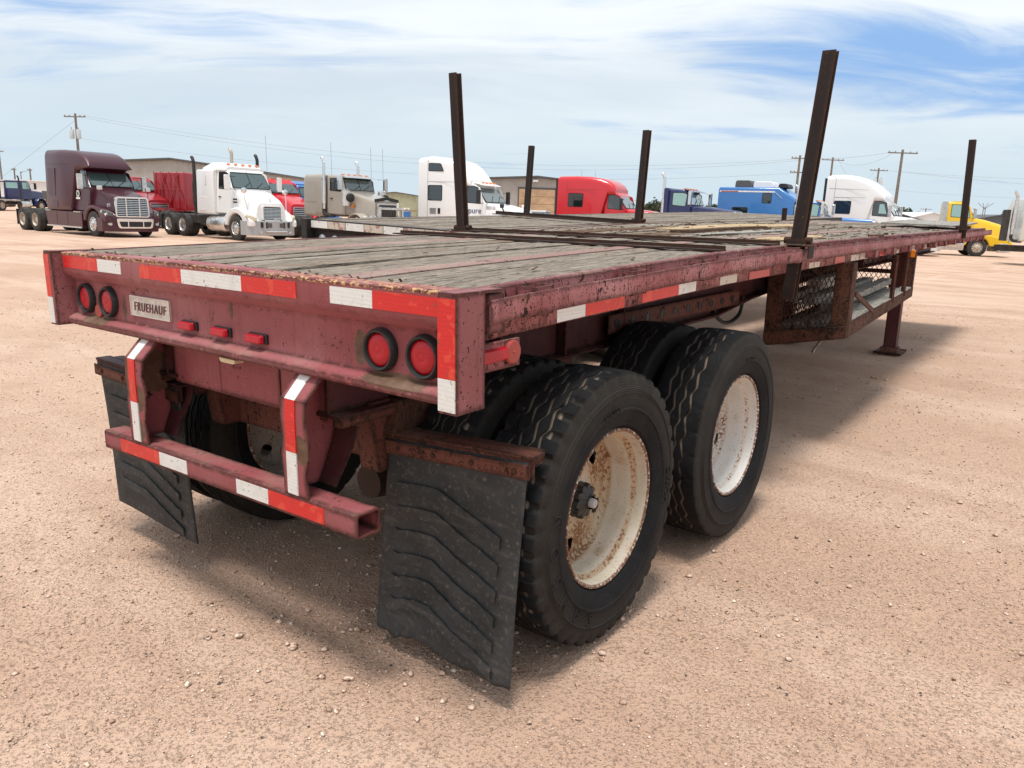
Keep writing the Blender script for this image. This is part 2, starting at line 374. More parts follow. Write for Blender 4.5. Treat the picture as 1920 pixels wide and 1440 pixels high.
def rim_paint(name='rusty_white_rim', rustk=1.0):
    m, t, b = material(name); v = t.co()
    n = t.noise(v, 6, 5, .6); f = t.noise(v, 75, 4, .65); sp = t.noise(v, 130, 2, .6)
    X, Y, Z = t.sep(v)
    c = t.mix(t.step(n, .35, .7), (.55, .48, .37) if rustk == 1 else (.66, .64, .60), (.70, .66, .58) if rustk == 1 else (.78, .77, .75))
    band = t.m('MAXIMUM', t.m('SUBTRACT', 1, t.step(t.m('ABSOLUTE', t.m('SUBTRACT', X, -.055)), .006, .03)), t.m('SUBTRACT', 1, t.step(t.m('ABSOLUTE', t.m('SUBTRACT', X, .060)), .003, .016)))
    rs = t.m('ADD', t.m('MULTIPLY', n, .75), t.m('MULTIPLY', band, .22))
    c = t.mix(t.m('MULTIPLY', t.step(rs, .34, .60), .85 * rustk), c, (.43, .28, .155))
    c = t.mix(t.step(t.m('ADD', t.m('MULTIPLY', f, .55), t.m('MULTIPLY', rs, .45)), .55 + .035 * (1 - rustk), .59 + .035 * (1 - rustk)), c, (.20, .085, .03))
    c = t.mix(t.m('MULTIPLY', t.step(sp, .65, .69), .8), c, (.14, .07, .04))
    lip = t.step(X, .108, .113)
    c = t.mix(t.m('MULTIPLY', lip, t.step(f, .36, .5)), c, (.15, .06, .03))
    bs(t, b, c, .5, nrm=t.bump(f, .25, .003)); return m
M_RIM = rim_paint(); M_RIM2 = rim_paint('white_rim_paint', .45)
M_HUB = simple('black_hub', (.018, .018, .019), .4)
M_HUBCAP = simple('white_hub_cap', (.42, .40, .39), .55)
M_DRUM = simple('rusty_drum', (.045, .025, .018), .85)
M_ALU = simple('dull_aluminium', (.62, .61, .59), .42, .75, 0, .2, 30, .15)
M_WHITEPL = simple('yellowed_plastic', (.62, .52, .33), .4)
M_LETTER = simple('maroon_lettering', (.13, .03, .035), .5)

def ground_mat():
    m, t, b = material('red_caliche_gravel'); v = t.co()
    a = t.noise(v, .16, 4, .55); a2 = t.noise(t.map(v, (.25, .9, 1), (0, 0, 0), (0, 0, rad(-30))), 1, 5, .6); k = t.noise(v, 1.1, 5, .6)
    n1 = t.noise(v, 9, 6, .68); n2 = t.noise(v, 38, 5, .7); n3 = t.noise(v, 120, 3, .6)
    c = t.mix(t.step(a, .3, .7), (.475, .312, .222), (.60, .42, .31))
    c = t.mix(t.m('MULTIPLY', t.step(a2, .42, .62), .75), c, (.66, .485, .37))
    c = t.mix(t.m('MULTIPLY', t.step(k, .5, .72), .45), c, (.43, .27, .19))
    c = t.mix(t.m('MULTIPLY', t.step(n1, .52, .75), .55), c, (.36, .235, .17))
    c = t.mix(t.m('MULTIPLY', t.step(n2, .54, .74), .5), c, (.62, .47, .36))
    p1 = t.noise(v, 75, 5, .75, .3); p2 = t.noise(v, 210, 3, .7)
    X, Y, Z = t.sep(v); wv_ = t.m('MULTIPLY', t.m('SUBTRACT', t.noise(v, .11, 2), .5), 5)     # old tyre tracks across the yard
    for ang, off, wd, k in ((8, 9.0, .16, .5), (8, 11.1, .16, .5), (14, 14.5, .2, .5), (14, 16.7, .2, .5), (-12, 6.2, .14, .35), (70, -3.1, .15, .45), (70, -5.2, .15, .45), (88, 3.6, .14, .4), (88, 5.7, .14, .4), (20, 21, .3, .5), (20, 24, .3, .5)):
        ca, sa = math.cos(rad(ang)), math.sin(rad(ang))
        d = t.m('ABSOLUTE', t.m('ADD', t.m('ADD', t.m('MULTIPLY', X, -sa), t.m('MULTIPLY', Y, ca)), t.m('SUBTRACT', wv_, off)))
        tr = t.m('MULTIPLY', t.m('SUBTRACT', 1, t.step(d, wd * .7, wd * 1.5)), t.m('MULTIPLY', t.step(t.noise(v, .5, 3), .38, .6), k))
        c = t.mix(tr, c, (.70, .51, .40))
    cell = t.voro(v, 95, 'F1', 'Color'); q = t.sep(cell); cd = t.voro(v, 95)
    dome = t.m('MULTIPLY', t.step(q[0], .35, .5), t.m('SUBTRACT', 1, t.m('MULTIPLY', cd, 1.7), 0, True))
    c = t.mix(t.m('MULTIPLY', t.step(dome, .25, .6), .55), c, t.mix(q[1], (.40, .255, .185), (.78, .60, .48)))
    c = t.mix(t.m('MULTIPLY', t.step(p1, .60, .74), .16), c, (.30, .19, .135))  # these and the finer dark specks paint pit shading the bump lacks
    c = t.mix(t.m('MULTIPLY', t.step(p2, .62, .72), .14), c, (.22, .14, .10))
    c = t.mix(1, c, (1.02, 1.0, 1.01), 'MULTIPLY')
    h = t.m('ADD', t.m('ADD', t.m('MULTIPLY', n1, .8), t.m('MULTIPLY', n2, .8)), t.m('ADD', t.m('MULTIPLY', dome, .55), t.m('SUBTRACT', t.m('MULTIPLY', p2, .25), t.m('MULTIPLY', t.step(p1, .52, .75), .5))))
    bs(t, b, c, .95, nrm=t.bump(h, .9, .014), spec=.12)
    return m
M_GROUND = ground_mat()
def stone_mat():
    m, t, b = material('gravel_stones'); v = t.co()
    cell = t.voro(v, 48, 'F1', 'Color'); q = t.sep(cell)
    c = t.mix(t.step(q[0], .2, .9), (.42, .275, .20), (.70, .52, .41)); c = t.mix(t.step(q[1], .955, .96), c, (.09, .075, .07)); c = t.mix(t.step(q[2], .90, .92), c, (.74, .62, .52))
    bs(t, b, c, .9, spec=.2, nrm=t.bump(t.noise(v, 150, 3), .3, .003)); return m
M_STONE = stone_mat()

def car_paint(name, col, dust=.15, ro=.3, coat=.6, lowd=.3):
    m, t, b = material(name); v = t.co()
    n = t.noise(v, 1.4, 5, .6); X, Y, Z = t.sep(v)
    low = t.m('SUBTRACT', 1, t.step(Z, .4, 1.7))
    d = t.m('MULTIPLY', t.m('ADD', t.m('MULTIPLY', low, lowd), .06), t.m('MULTIPLY', t.step(n, .35, .75), dust * 2))
    c = t.mix(d, col, (.42, .33, .27))
    bs(t, b, c, t.mix(d, (ro,) * 3, (.8,) * 3), coat=coat, spec=.5); b.inputs['Coat Roughness'].default_value = .08
    return m
P_MAROON = car_paint('dark_maroon_truck_paint', (.052, .006, .016), .05, .4, .3, lowd=.14)
P_WHITE = car_paint('white_truck_paint', (.80, .80, .80), .05, lowd=.15)
P_TAUPE = car_paint('taupe_truck_paint', (.36, .32, .275), .12)
P_RED = car_paint('bright_red_truck_paint', (.58, .012, .022), .05)
P_DRED = car_paint('dark_red_truck_paint', (.33, .012, .020), .1)
P_NAVY = car_paint('navy_truck_paint', (.010, .015, .085), .04, lowd=.12)
P_BLUE = car_paint('sky_blue_truck_paint', (.035, .17, .47), .06)
P_YELLOW = car_paint('yellow_truck_paint', (.80, .50, .012), .05)
P_CREAM = car_paint('cream_truck_paint', (.60, .59, .53), .12)
P_GREYB = car_paint('grey_bumper_paint', (.36, .37, .38), .2, .45, .2)
M_CHROME = simple('chrome', (.78, .78, .78), .16, 1, 0, .05, 4)
M_POLISH = simple('polished_aluminium', (.66, .66, .65), .3, .9, 0, .15, 8)
M_BLACK = simple('black_plastic', (.014, .014, .015), .5, 0, 0, .3)
M_TRUCKFRAME = simple('dirty_truck_frame', (.035, .031, .029), .75, 0, 0, .4, 5)
M_TRUCKTYRE = simple('dusty_truck_tyre', (.035, .033, .031), .85, 0, 0, .4, 5)
M_TANRIM = simple('pale_steel_rim', (.50, .43, .36), .5, .2, 0, .2, 8)
def glass(name, col, ro=.04):
    m, t, b = material(name); bs(t, b, col, ro, 0, spec=.9, coat=1); return m
M_GLASS = glass('tinted_glass', (.010, .014, .016)); M_SHIELD = glass('windscreen_glass', (.055, .085, .085)); M_TEAL = glass('daylit_green_glass', (.25, .42, .40))  # the pale green paints in daylight seen through cab windows
M_TEXTBLUE = simple('blue_lettering', (.02, .035, .16), .5); M_TEXTBLACK = simple('dark_lettering', (.03, .03, .035), .5); M_TEXTWHITE = simple('white_lettering', (.75, .75, .75), .5)

def corrugated(name, col, sc, axis=0):
    m, t, b = material(name); v = t.co(); q = t.sep(v)[axis]
    w = t.m('SINE', t.m('MULTIPLY', q, 2 * PI * sc)); n = t.noise(v, .8, 4, .6)
    c = t.mix(t.step(n, .3, .7), tuple(k * .9 for k in col), tuple(k * 1.08 for k in col))
    bs(t, b, c, .55, nrm=t.bump(w, .6, .03)); return m
M_METALWALL = corrugated('grey_metal_siding', (.40, .375, .345), 2.2)
M_METALGREEN = corrugated('sage_metal_siding', (.36, .37, .25), 1.5)
M_ROOFTRIM = simple('dark_roof_trim', (.09, .088, .085), .5)
M_DOORWOOD = simple('tan_roller_door', (.50, .33, .20), .6, 0, 0, .18, 1.5)
M_WHITEWALL = simple('white_metal_wall', (.72, .72, .72), .5)
M_DARKROOF = simple('dark_shed_roof', (.10, .105, .115), .6)
M_POLE = simple('grey_wood_pole', (.19, .165, .14), .9, 0, 0, .3, 6)
M_WIRE = simple('power_wire', (.20, .21, .23), .5)
M_TRANSF = simple('grey_transformer', (.48, .50, .51), .45)
M_INSUL = simple('porcelain_insulator', (.30, .27, .26), .3)
def leaf_mat():
    m, t, b = material('dark_foliage'); r = t.noise(t.co(), .9, 3)
    bs(t, b, t.mix(r, (.035, .05, .026), (.085, .105, .06)), .8); return m
M_LEAF = leaf_mat(); M_BARK = simple('bark', (.10, .08, .065), .9)
# ------------------------------------------------------------------ the near trailer stands on slightly tilted ground
MR = Matrix(((0.999921954642315, -0.004419259267678832, -0.01168566522783318), (0.004230857879233441, 0.9998614626787581, -0.01609830088859815), (0.011755188892471402, 0.016047604102143953, 0.9998021253911612))).to_4x4()
MT = Matrix.Translation(CAMP) @ MR @ Matrix.Translation(-CAMP)
GP = MT @ Vector((0, 0, 0)); GN = (MR @ Vector((0, 0, 1))).normalized()
def pad_z(x, y): return GP.z - (GN.x * (x - GP.x) + GN.y * (y - GP.y)) / GN.z
def ground_z(x, y):
    d = math.hypot(x + 1.0, y - 4.0); k = min(1, max(0, (d - 10) / 16)); k = k * k * (3 - 2 * k)
    return pad_z(x, y) * (1 - k)

# ---- ground sheet: polar grid round the camera, fine near it
def vnoise(x, y, seed):
    xi = np.floor(x).astype(np.int64); yi = np.floor(y).astype(np.int64); fx = x - xi; fy = y - yi
    fx = fx * fx * (3 - 2 * fx); fy = fy * fy * (3 - 2 * fy)
    def h(a, b):
        n = (a * 374761393 + b * 668265263 + seed * 974711) & 0x7fffffff
        n = ((n ^ (n >> 13)) * 1274126177) & 0x7fffffff
        return ((n ^ (n >> 16)) & 0xffff) / 65535.0
    return (h(xi, yi) * (1 - fx) + h(xi + 1, yi) * fx) * (1 - fy) + (h(xi, yi + 1) * (1 - fx) + h(xi + 1, yi + 1) * fx) * fy
def gdisp(x, y):
    return (vnoise(x * .7, y * .7, 1) - .5) * .035 + (vnoise(x * 2.3, y * 2.3, 2) - .5) * .016 + (vnoise(x * 7, y * 7, 3) - .5) * .010 + (vnoise(x * 19, y * 19, 4) - .5) * .007
def under_tyre(x, y):                                              # flatten where tyres and feet stand
    k = 1.0
    return k
def make_ground():
    rr = np.concatenate([[0.0], np.geomspace(.6, 16, 150), np.geomspace(17, 900, 60)])
    n = 460; th = np.linspace(0, 2 * PI, n, endpoint=False)
    R, T = np.meshgrid(rr, th, indexing='ij')
    X = CAMP.x + R * np.cos(T); Y = CAMP.y + R * np.sin(T)
    d = np.hypot(X + 1.0, Y - 4.0); k = np.clip((d - 10) / 16, 0, 1); k = k * k * (3 - 2 * k)
    Z = (GP.z - (GN.x * (X - GP.x) + GN.y * (Y - GP.y)) / GN.z) * (1 - k)
    dis = gdisp(X, Y)
    fade = np.clip(1 - (R - 10) / 30, 0, 1)
    Z = Z + np.where(R < 40, dis * fade, 0) - .012
    vs = np.stack([X.ravel(), Y.ravel(), Z.ravel()], 1)
    fs = []
    m = len(rr)
    for i in range(m - 1):
        for j in range(n): fs.append((i * n + j, (i + 1) * n + j, (i + 1) * n + (j + 1) % n, i * n + (j + 1) % n))
    me = bpy.data.meshes.new('ground'); me.from_pydata(vs.tolist(), [], fs); me.shade_smooth(); me.materials.append(M_GROUND)
    return link('ground', me, kind='structure')
ground = make_ground()

# ---- loose gravel: real low-poly stones, joined
def gravel():
    rng = np.random.default_rng(5)
    base = [(1, 0, 0), (-1, 0, 0), (0, 1, 0), (0, -1, 0), (0, 0, 1), (0, 0, -.6), (.6, .6, .5), (-.6, .6, .5), (-.6, -.6, .5), (.6, -.6, .5)]
    fc = [(4, 6, 7), (4, 7, 8), (4, 8, 9), (4, 9, 6), (6, 0, 2), (6, 2, 7), (7, 2, 1), (7, 1, 8), (8, 1, 3), (8, 3, 9), (9, 3, 0), (9, 0, 6), (5, 2, 0), (5, 1, 2), (5, 3, 1), (5, 0, 3)]
    base = np.array(base, float); fc = np.array(fc); N = 120000
    ang = rng.uniform(rad(60), rad(194), N); r = .9 + 15 * rng.random(N) ** 1.75
    X = CAMP.x + r * np.cos(ang); Y = CAMP.y + r * np.sin(ang)
    dens = vnoise(X * 1.1, Y * 1.1, 9) * .55 + vnoise(X * 3.7, Y * 3.7, 10) * .45
    keep = rng.random(N) < np.clip((dens - .15) * 1.7, .10, 1)
    sz = .0023 + .0046 * rng.random(N) ** 2.0 + np.where(rng.random(N) < .014, .010 * rng.random(N), 0)
    sz *= np.clip(.75 + r * .08, .8, 1.6)
    for (cx, cy, s, cnt) in ((-1.0, .75, .5, 300), (-.5, .45, .3, 160), (.35, 1.55, .22, 70), (1.2, 2.6, .6, 60), (-2.6, .2, .4, 80)):   # clusters under the bumper, beside the tyre
        X = np.append(X, rng.normal(cx, s, cnt)); Y = np.append(Y, rng.normal(cy, s, cnt)); keep = np.append(keep, np.ones(cnt, bool)); sz = np.append(sz, .004 + .015 * rng.random(cnt) ** 3)
    X, Y, sz = X[keep], Y[keep], sz[keep]; n = len(X)
    d = np.hypot(X + 1.0, Y - 4.0); k = np.clip((d - 10) / 16, 0, 1); k = k * k * (3 - 2 * k)
    Zg = (GP.z - (GN.x * (X - GP.x) + GN.y * (Y - GP.y)) / GN.z) * (1 - k) + gdisp(X, Y) * np.clip(1 - (np.hypot(X - CAMP.x, Y - CAMP.y) - 10) / 30, 0, 1) - .012
    a = rng.uniform(0, 2 * PI, n); c, s = np.cos(a)[:, None], np.sin(a)[:, None]
    P = (base[None] + rng.normal(0, .15, (n, len(base), 3))) * sz[:, None, None] * np.stack([np.ones(n), rng.uniform(.6, 1, n), rng.uniform(.45, .8, n)], 1)[:, None, :]
    Q = np.stack([P[..., 0] * c - P[..., 1] * s + X[:, None], P[..., 0] * s + P[..., 1] * c + Y[:, None], P[..., 2] + (Zg + sz * .28)[:, None]], 2).reshape(-1, 3)
    T = (fc[None] + (np.arange(n) * len(base))[:, None, None]).reshape(-1, 3)
    me = bpy.data.meshes.new('gravel'); me.vertices.add(len(Q)); me.vertices.foreach_set('co', Q.astype(np.float32).ravel())
    me.loops.add(T.size); me.loops.foreach_set('vertex_index', T.astype(np.int32).ravel())
    me.polygons.add(len(T)); me.polygons.foreach_set('loop_start', np.arange(0, T.size, 3, dtype=np.int32))
    me.update(calc_edges=True); me.materials.append(M_STONE)
    return link('loose_gravel', me, kind='stuff')
tag(gravel(), 'loose tan gravel scattered over the red dirt yard', 'gravel')

# ------------------------------------------------------------------ flatbed trailer
WD = 2.44
Rp = [(0, -.006), (.3, .008), (1, .024), (2, .046), (3, .052), (5, .054), (8, .050), (11.3, .044)]
Lp = [(0, .008), (1.4, .034), (2.2, .042), (2.8, .056), (5.5, .096), (7.7, .103), (11.3, .11)]
def DZ(x, y):
    k = min(1, max(0, -x / WD)); return interp(y, Rp) * (1 - k) + interp(y, Lp) * k
def sag(x, y, z): return (x, y, z + DZ(x, y))
LEN = 11.25
TR = thing('flatbed_trailer', 'worn maroon flatbed trailer with weathered wooden deck, in the foreground', 'trailer', MT)
random.seed(11)
# rear channel
pr = [(.10, 1.392), (.052, 1.392), (.044, 1.386), (.044, 1.306), (.049, 1.293), (.086, 1.268), (.090, 1.256), (.090, 1.128), (.085, 1.116), (.056, 1.104), (.045, 1.093), (.044, 1.078), (.052, 1.069), (.13, 1.069), (.13, 1.392)]
rear = G().prism(pr, 0, -2.37, -.062, 40)
rear.warp(lambda x, y, z: (x, y, z + .003 * math.sin(x * 3.1) * (z > 1.38)))
ch = rear.build('rear_channel', M_REAR, TR, smooth=40)
for x0, x1 in ((-2.442, -2.366), (-.068, .002)):
    g = G(); g.prism(rpoly([(x0, 0), (x1, 0), (x1, .122), (x0, .122)], .008, 2), 2, 1.065, 1.384, 8)
    g.prism(rpoly([(x0 + .001, -.001), (x1 - .001, -.001), (x1 - .001, .2), (x0 + .001, .2)], .012, 2), 2, 1.3845, 1.3925)
    p = g.build('corner_post', M_POST, TR, smooth=30)
# tail lights
lg = G(); lg.lathe([(.018, .067), (-.006, .067), (-.019, .0645), (-.026, .060), (-.024, .0545), (-.012, .052), (-.008, .052)], 1, (0, 0, 0), 40)
lm = lg.mesh('tail_light', M_GROMMET, 40)
l2 = G(); l2.lathe([(-.006, .053), (-.015, .050), (-.020, .040), (-.022, .026), (-.0225, .014), (-.0215, .012), (-.0225, .010), (-.0225, .001)], 1, (0, 0, 0), 40, cap1=True)
lm2 = l2.mesh('lens', M_LENS, 60)
for x in (-2.245, -2.045, -.372, -.192):
    o = link('tail_light', lm, TR); o.location = (x, .090, 1.19); o.rotation_euler = (0, random.uniform(0, 3), 0)
    link('lens', lm2, o)
o = G().lathe([(0, .030), (-.006, .030), (-.010, .027), (-.010, .005), (-.012, .004)], 1, (-2.145, .088, 1.142), 24, cap1=True).build('round_reflector', M_REFLECTOR, TR, smooth=40)
# clearance markers
g = G().box(-.052, .052, -.012, 0, -.017, .017); mk = g.mesh('marker_light', M_BLACK)
g = G().hexa([(-.05, -.034, -.015), (.038, -.034, -.015), (.044, -.012, -.016), (-.05, -.012, -.016)], [(-.05, -.030, .012), (.036, -.030, .012), (.043, -.012, .016), (-.05, -.012, .016)])
mk2 = g.mesh('lens', M_LENS)
for x in (-1.425, -1.205, -.99):
    o = link('marker_light', mk, TR, .003); o.location = (x, .092, 1.153); link('lens', mk2, o, .006)
# name plate
g = G().box(-1.86, -1.556, .082, .0905, 1.152, 1.235); np_ = g.build('name_plate', M_ALU, TR, bevel=.002)
g = G()
for a, b_, c, d in ((-1.86, -1.556, 1.229, 1.235), (-1.86, -1.556, 1.152, 1.158), (-1.86, -1.855, 1.158, 1.229), (-1.561, -1.556, 1.158, 1.229)): g.box(a, b_, .0785, .0835, c, d)
g.build('plate_rim', M_POLISH, np_, bevel=.001)
link('lettering', text_mesh('FRUEHAUF', .052, .0014, M_LETTER, lambda u, v, w: (-1.708 + u * .84 + v * .12, .081 - w, 1.190 + v), 1.22), np_)
# reflective tape (sheets 1.5 mm proud)
def tape_piece(x0, x1, y0, y1, z0, z1, mat, par=TR, n=1, nm='reflective_tape', wr=0):
    g = G(); g.box(x0, x1, y0, y1, z0, z1)
    return g.build(nm, mat, par)
for x0, x1, m_ in ((-2.345, -2.03, M_TRED), (-2.03, -1.835, M_TWHITE), (-1.685, -1.385, M_TRED), (-1.385, -1.008, M_TWHITE), (-1.008, -.712, M_TRED), (-.548, -.360, M_TWHITE), (-.360, -.075, M_TRED)):
    j = .004 if x0 < -1.8 else 0
    tape_piece(x0, x1 - .001, .0415, .048, 1.318 + j, 1.370 + j, m_)
for x0, x1, zm in ((-2.437, -2.39, 1.19), (-.064, -.003, 1.163)):
    tape_piece(x0, x1, -.0018, .004, zm, 1.377, M_TRED); tape_piece(x0, x1, -.0018, .004, 1.072, zm - .001, M_TWHITE)
# apron, licence light
g = G().box(-1.68, -.72, .150, .158, .886, 1.075); g.build('apron_plate', M_REAR, TR, bevel=.003)
g = G().box(-1.345, -.965, .1445, .1505, .895, 1.066); g.build('licence_panel', M_LEG, TR, bevel=.003)
g = G().box(-1.225, -1.12, .078, .118, 1.058, 1.0685); o = g.build('licence_light', M_BLACK, TR, bevel=.003)
G().prism(rpoly([(-1.215, 1.042), (-1.128, 1.042), (-1.12, 1.058), (-1.225, 1.058)], .01), 1, .072, .112).build('lens', M_WHITEPL, o, smooth=40)
# bumper: hollow tube, left end a little lower
def bz(x): return -.030 * min(1, max(0, (-.41 - x) / 1.62))
bz0, bz1 = .590, .672
outr = rpoly([(0, bz0), (.098, bz0), (.098, bz1), (0, bz1)], .010, 3); inr = rpoly([(.007, bz0 + .007), (.091, bz0 + .007), (.091, bz1 - .007), (.007, bz1 - .007)], .007, 3)
g = G(); k = len(outr); xs = np.linspace(-2.032, -.41, 25); vs = []; fs = []
for X in xs: vs += [(X, a, b_ + bz(X)) for a, b_ in outr]
for X in xs: vs += [(X, a, b_ + bz(X)) for a, b_ in inr]
n_ = len(xs); off = n_ * k
for j in range(n_ - 1):
    for i in range(k):
        i2 = (i + 1) % k
        fs.append((j * k + i, j * k + i2, (j + 1) * k + i2, (j + 1) * k + i)); fs.append((off + j * k + i, off + (j + 1) * k + i, off + (j + 1) * k + i2, off + j * k + i2))
for j in (0, n_ - 1):
    for i in range(k): i2 = (i + 1) % k; fs.append((j * k + i, off + j * k + i, off + j * k + i2, j * k + i2))
bumper = g.add(vs, fs).build('rear_bumper', M_BUMP, TR, smooth=35)
for x0, x1, m_ in ((-1.89, -1.58, M_TRED), (-1.578, -1.377, M_TWHITE), (-1.05, -.862, M_TWHITE), (-.86, -.566, M_TRED)):
    z0, z1 = bz(x0), bz(x1)
    G().hexa([(x0, -.0018, .604 + z0), (x1, -.0018, .604 + z1), (x1, .004, .604 + z1), (x0, .004, .604 + z0)], [(x0, -.0018, .658 + z0), (x1, -.0018, .658 + z1), (x1, .004, .658 + z1), (x0, .004, .658 + z0)]).build('reflective_tape', m_, bumper)
# bumper legs: C section open to the right
def leg(x0, x1, zb, dx, tz):
    pts = [(.086, 1.082), (.002, .995), (-.001, .93), (-.001, zb)]
    o2 = [(.096, 1.078), (.011, .992), (.008, .93), (.008, zb)]
    vs = []; fs = []
    wob = [(0, 0), (0, 0), (.004, -.006), (-.006, .012), (.008, .004), (0, -.012), (0, 0)]
    # front plate with a wavy torn edge
    zz_ = [1.082, .995, .93, .86, .80, .74, zb]
    yy_ = [.086, .002, -.001, -.001, -.001, -.001, -.001]
    L = []
    for (zv, yv), (wl, wr_) in zip(zip(zz_, yy_), wob):
        L.append([(x0 - wl, yv, zv), (x1 + wr_, yv, zv), (x1 + wr_, yv + .009, zv - .004), (x0 - wl, yv + .009, zv - .004)])
    g = G().loft(L)
    lg_ = g.build('bumper_leg', M_LEG, TR, bevel=.002)
    G().prism([(.10, 1.07), (.016, .985), (.009, .93), (.009, zb), (.145, zb), (.20, .80), (.225, .87), (.225, 1.07)], 0, x0 + .004, x0 + .012).build('leg_web', M_LEG, lg_, bevel=.002)
    G().loft([[(x0 + .012, y, z), (x1 - .004 - .02 * (z < .7), y, z), (x1 - .004 - .02 * (z < .7), y + .008, z), (x0 + .012, y + .008, z)] for y, z in ((.215, .868), (.195, .80), (.145, .69), (.13, zb))]).build('rear_flange', M_BEAM, lg_, bevel=.002)
    xm = (x0 + x1) / 2 - .012
    rows = [(.060, 1.058), (.001, .995), (-.003, .93)]
    def tp(a, b_, m_):
        L = []
        for (y, z) in (a, b_): L.append([(xm - .026, y - .002, z), (xm + .026, y - .002, z), (xm + .026, y + .003, z - .002), (xm - .026, y + .003, z - .002)])
        G().loft(L).build('reflective_tape', m_, lg_)
    tp((.066, 1.064), (-.0005, .996), M_TWHITE); tp((-.0005, .9955), (-.0035, .93 + tz), M_TRED); tp((-.0035, .93 + tz), (-.0035, .818), M_TRED); tp((-.0035, .817), (-.0035, zb + .004), M_TWHITE)
leg(-1.792, -1.655, .648, 0, -.01); leg(-.768, -.640, .667, 0, 0)
# main beams with sliders
for xc in (-1.72, -.70):
    g = G()
    pf = [(.135, 1.33), (.135, .905), (3.3, .935), (3.9, 1.0), (4.6, 1.04), (11.1, 1.08), (11.1, 1.33)]
    g.prism(pf, 0, xc - .006, xc + .006)
    for (a, b_), (c, d) in zip(pf[1:5], pf[2:6]): g.hexa([(xc - .065, a, b_), (xc + .065, a, b_), (xc + .065, c, d), (xc - .065, c, d)], [(xc - .065, a, b_ + .014), (xc + .065, a, b_ + .014), (xc + .065, c, d + .014), (xc - .065, c, d + .014)])
    g.box(xc - .065, xc + .065, .135, 11.1, 1.316, 1.33)
    bm_ = g.build('main_beam', M_BEAM, TR, bevel=.002)
    s_ = 1 if xc > -1.2 else -1
    for yy in (.42, 1.0, 1.5, 2.05, 4.3, 5.6, 7): G().box(xc + s_ * .0065, xc + s_ * .06, yy, yy + .012, .935 if yy < 3 else 1.06, 1.315).build('stiffener', M_BEAM, bm_)
    G().box(xc + s_ * .052, xc + s_ * .060, 1.9, 3.66, .985, 1.085).build('slider_rail', M_RUSTRED, bm_, bevel=.002)
    hm = G().lathe([(-.002, .026), (.0022, .026), (.0022, .021), (.0005, .021), (.0005, .0001)], 0, (0, 0, 0), 16).mesh('slider_hole', M_BLACK, 40)
    for i in range(10):
        h_ = link('slider_hole', hm, bm_); h_.location = (xc + s_ * .0605, 1.98 + i * .172, 1.035)
    G().beam((xc + s_ * .045, .14, .893), (xc + s_ * .045, 1.0, .90), .045, .03).build('lower_angle', M_RUSTRED, bm_, bevel=.002)
# cross members
cm = G().box(-2.36, -.08, -.03, .03, 0, .05).mesh('cross_member', M_BEAM)
for i in range(28):
    y = .35 + i * .39; o = link('cross_member', cm, TR); o.location = (0, y, 1.305 + DZ(-1.2, y) - .01)
# deck planks
random.seed(4)
def plank(x0, x1, y0, y1, z0, z1, mat, par, nm='deck_plank', seg=34, rough=.0022, fn=sag):
    vs = []; fs = []; ph = random.uniform(0, 99)
    e0 = [random.uniform(-.012, .012) for _ in range(5)]
    for j in range(seg + 1):
        q = j / seg; y = y0 + (y1 - y0) * q
        for i in range(5):
            u = i / 4; x = x0 + (x1 - x0) * u
            ins = 0
            z = z1 - (.0025 if i in (0, 4) else 0) + rough * 2 * mnoise.noise((x * 9 + ph, y * 2.1, ph))
            yy = y + (e0[i] if j in (0, seg) else 0)
            xx = x + (.0025 * mnoise.noise((y * 2.5, ph, u)) if i in (0, 4) else 0)
            vs.append(fn(xx, yy, z))
        vs.append(fn(x1, y, z0)); vs.append(fn(x0, y, z0))
    k = 7
    for j in range(seg):
        for i in range(k): fs.append((j * k + i, j * k + (i + 1) % k, (j + 1) * k + (i + 1) % k, (j + 1) * k + i))
    fs.append(tuple(range(k))[::-1]); fs.append(tuple(seg * k + i for i in range(k)))
    return G().add(vs, fs).build(nm, mat, par)
ZD = 1.382
zones = [(-2.362, -1.803, 4), (-1.637, -.672, 7), (-.548, -.102, 3)]
for a, b_, n_ in zones:
    w = (b_ - a) / n_
    for i in range(n_):
        dz = random.uniform(-.004, .004)
        plank(a + w * i + .0008, a + w * (i + 1) - .0008, .105 + random.uniform(0, .012), LEN - .06, 1.345, ZD + dz, M_WOOD, TR)
for a, b_ in ((-1.800, -1.640), (-.669, -.551)):
    plank(a, b_, .104, LEN - .06, 1.345, ZD + .0025, M_STRIP, TR, 'deck_strip', rough=.0005)
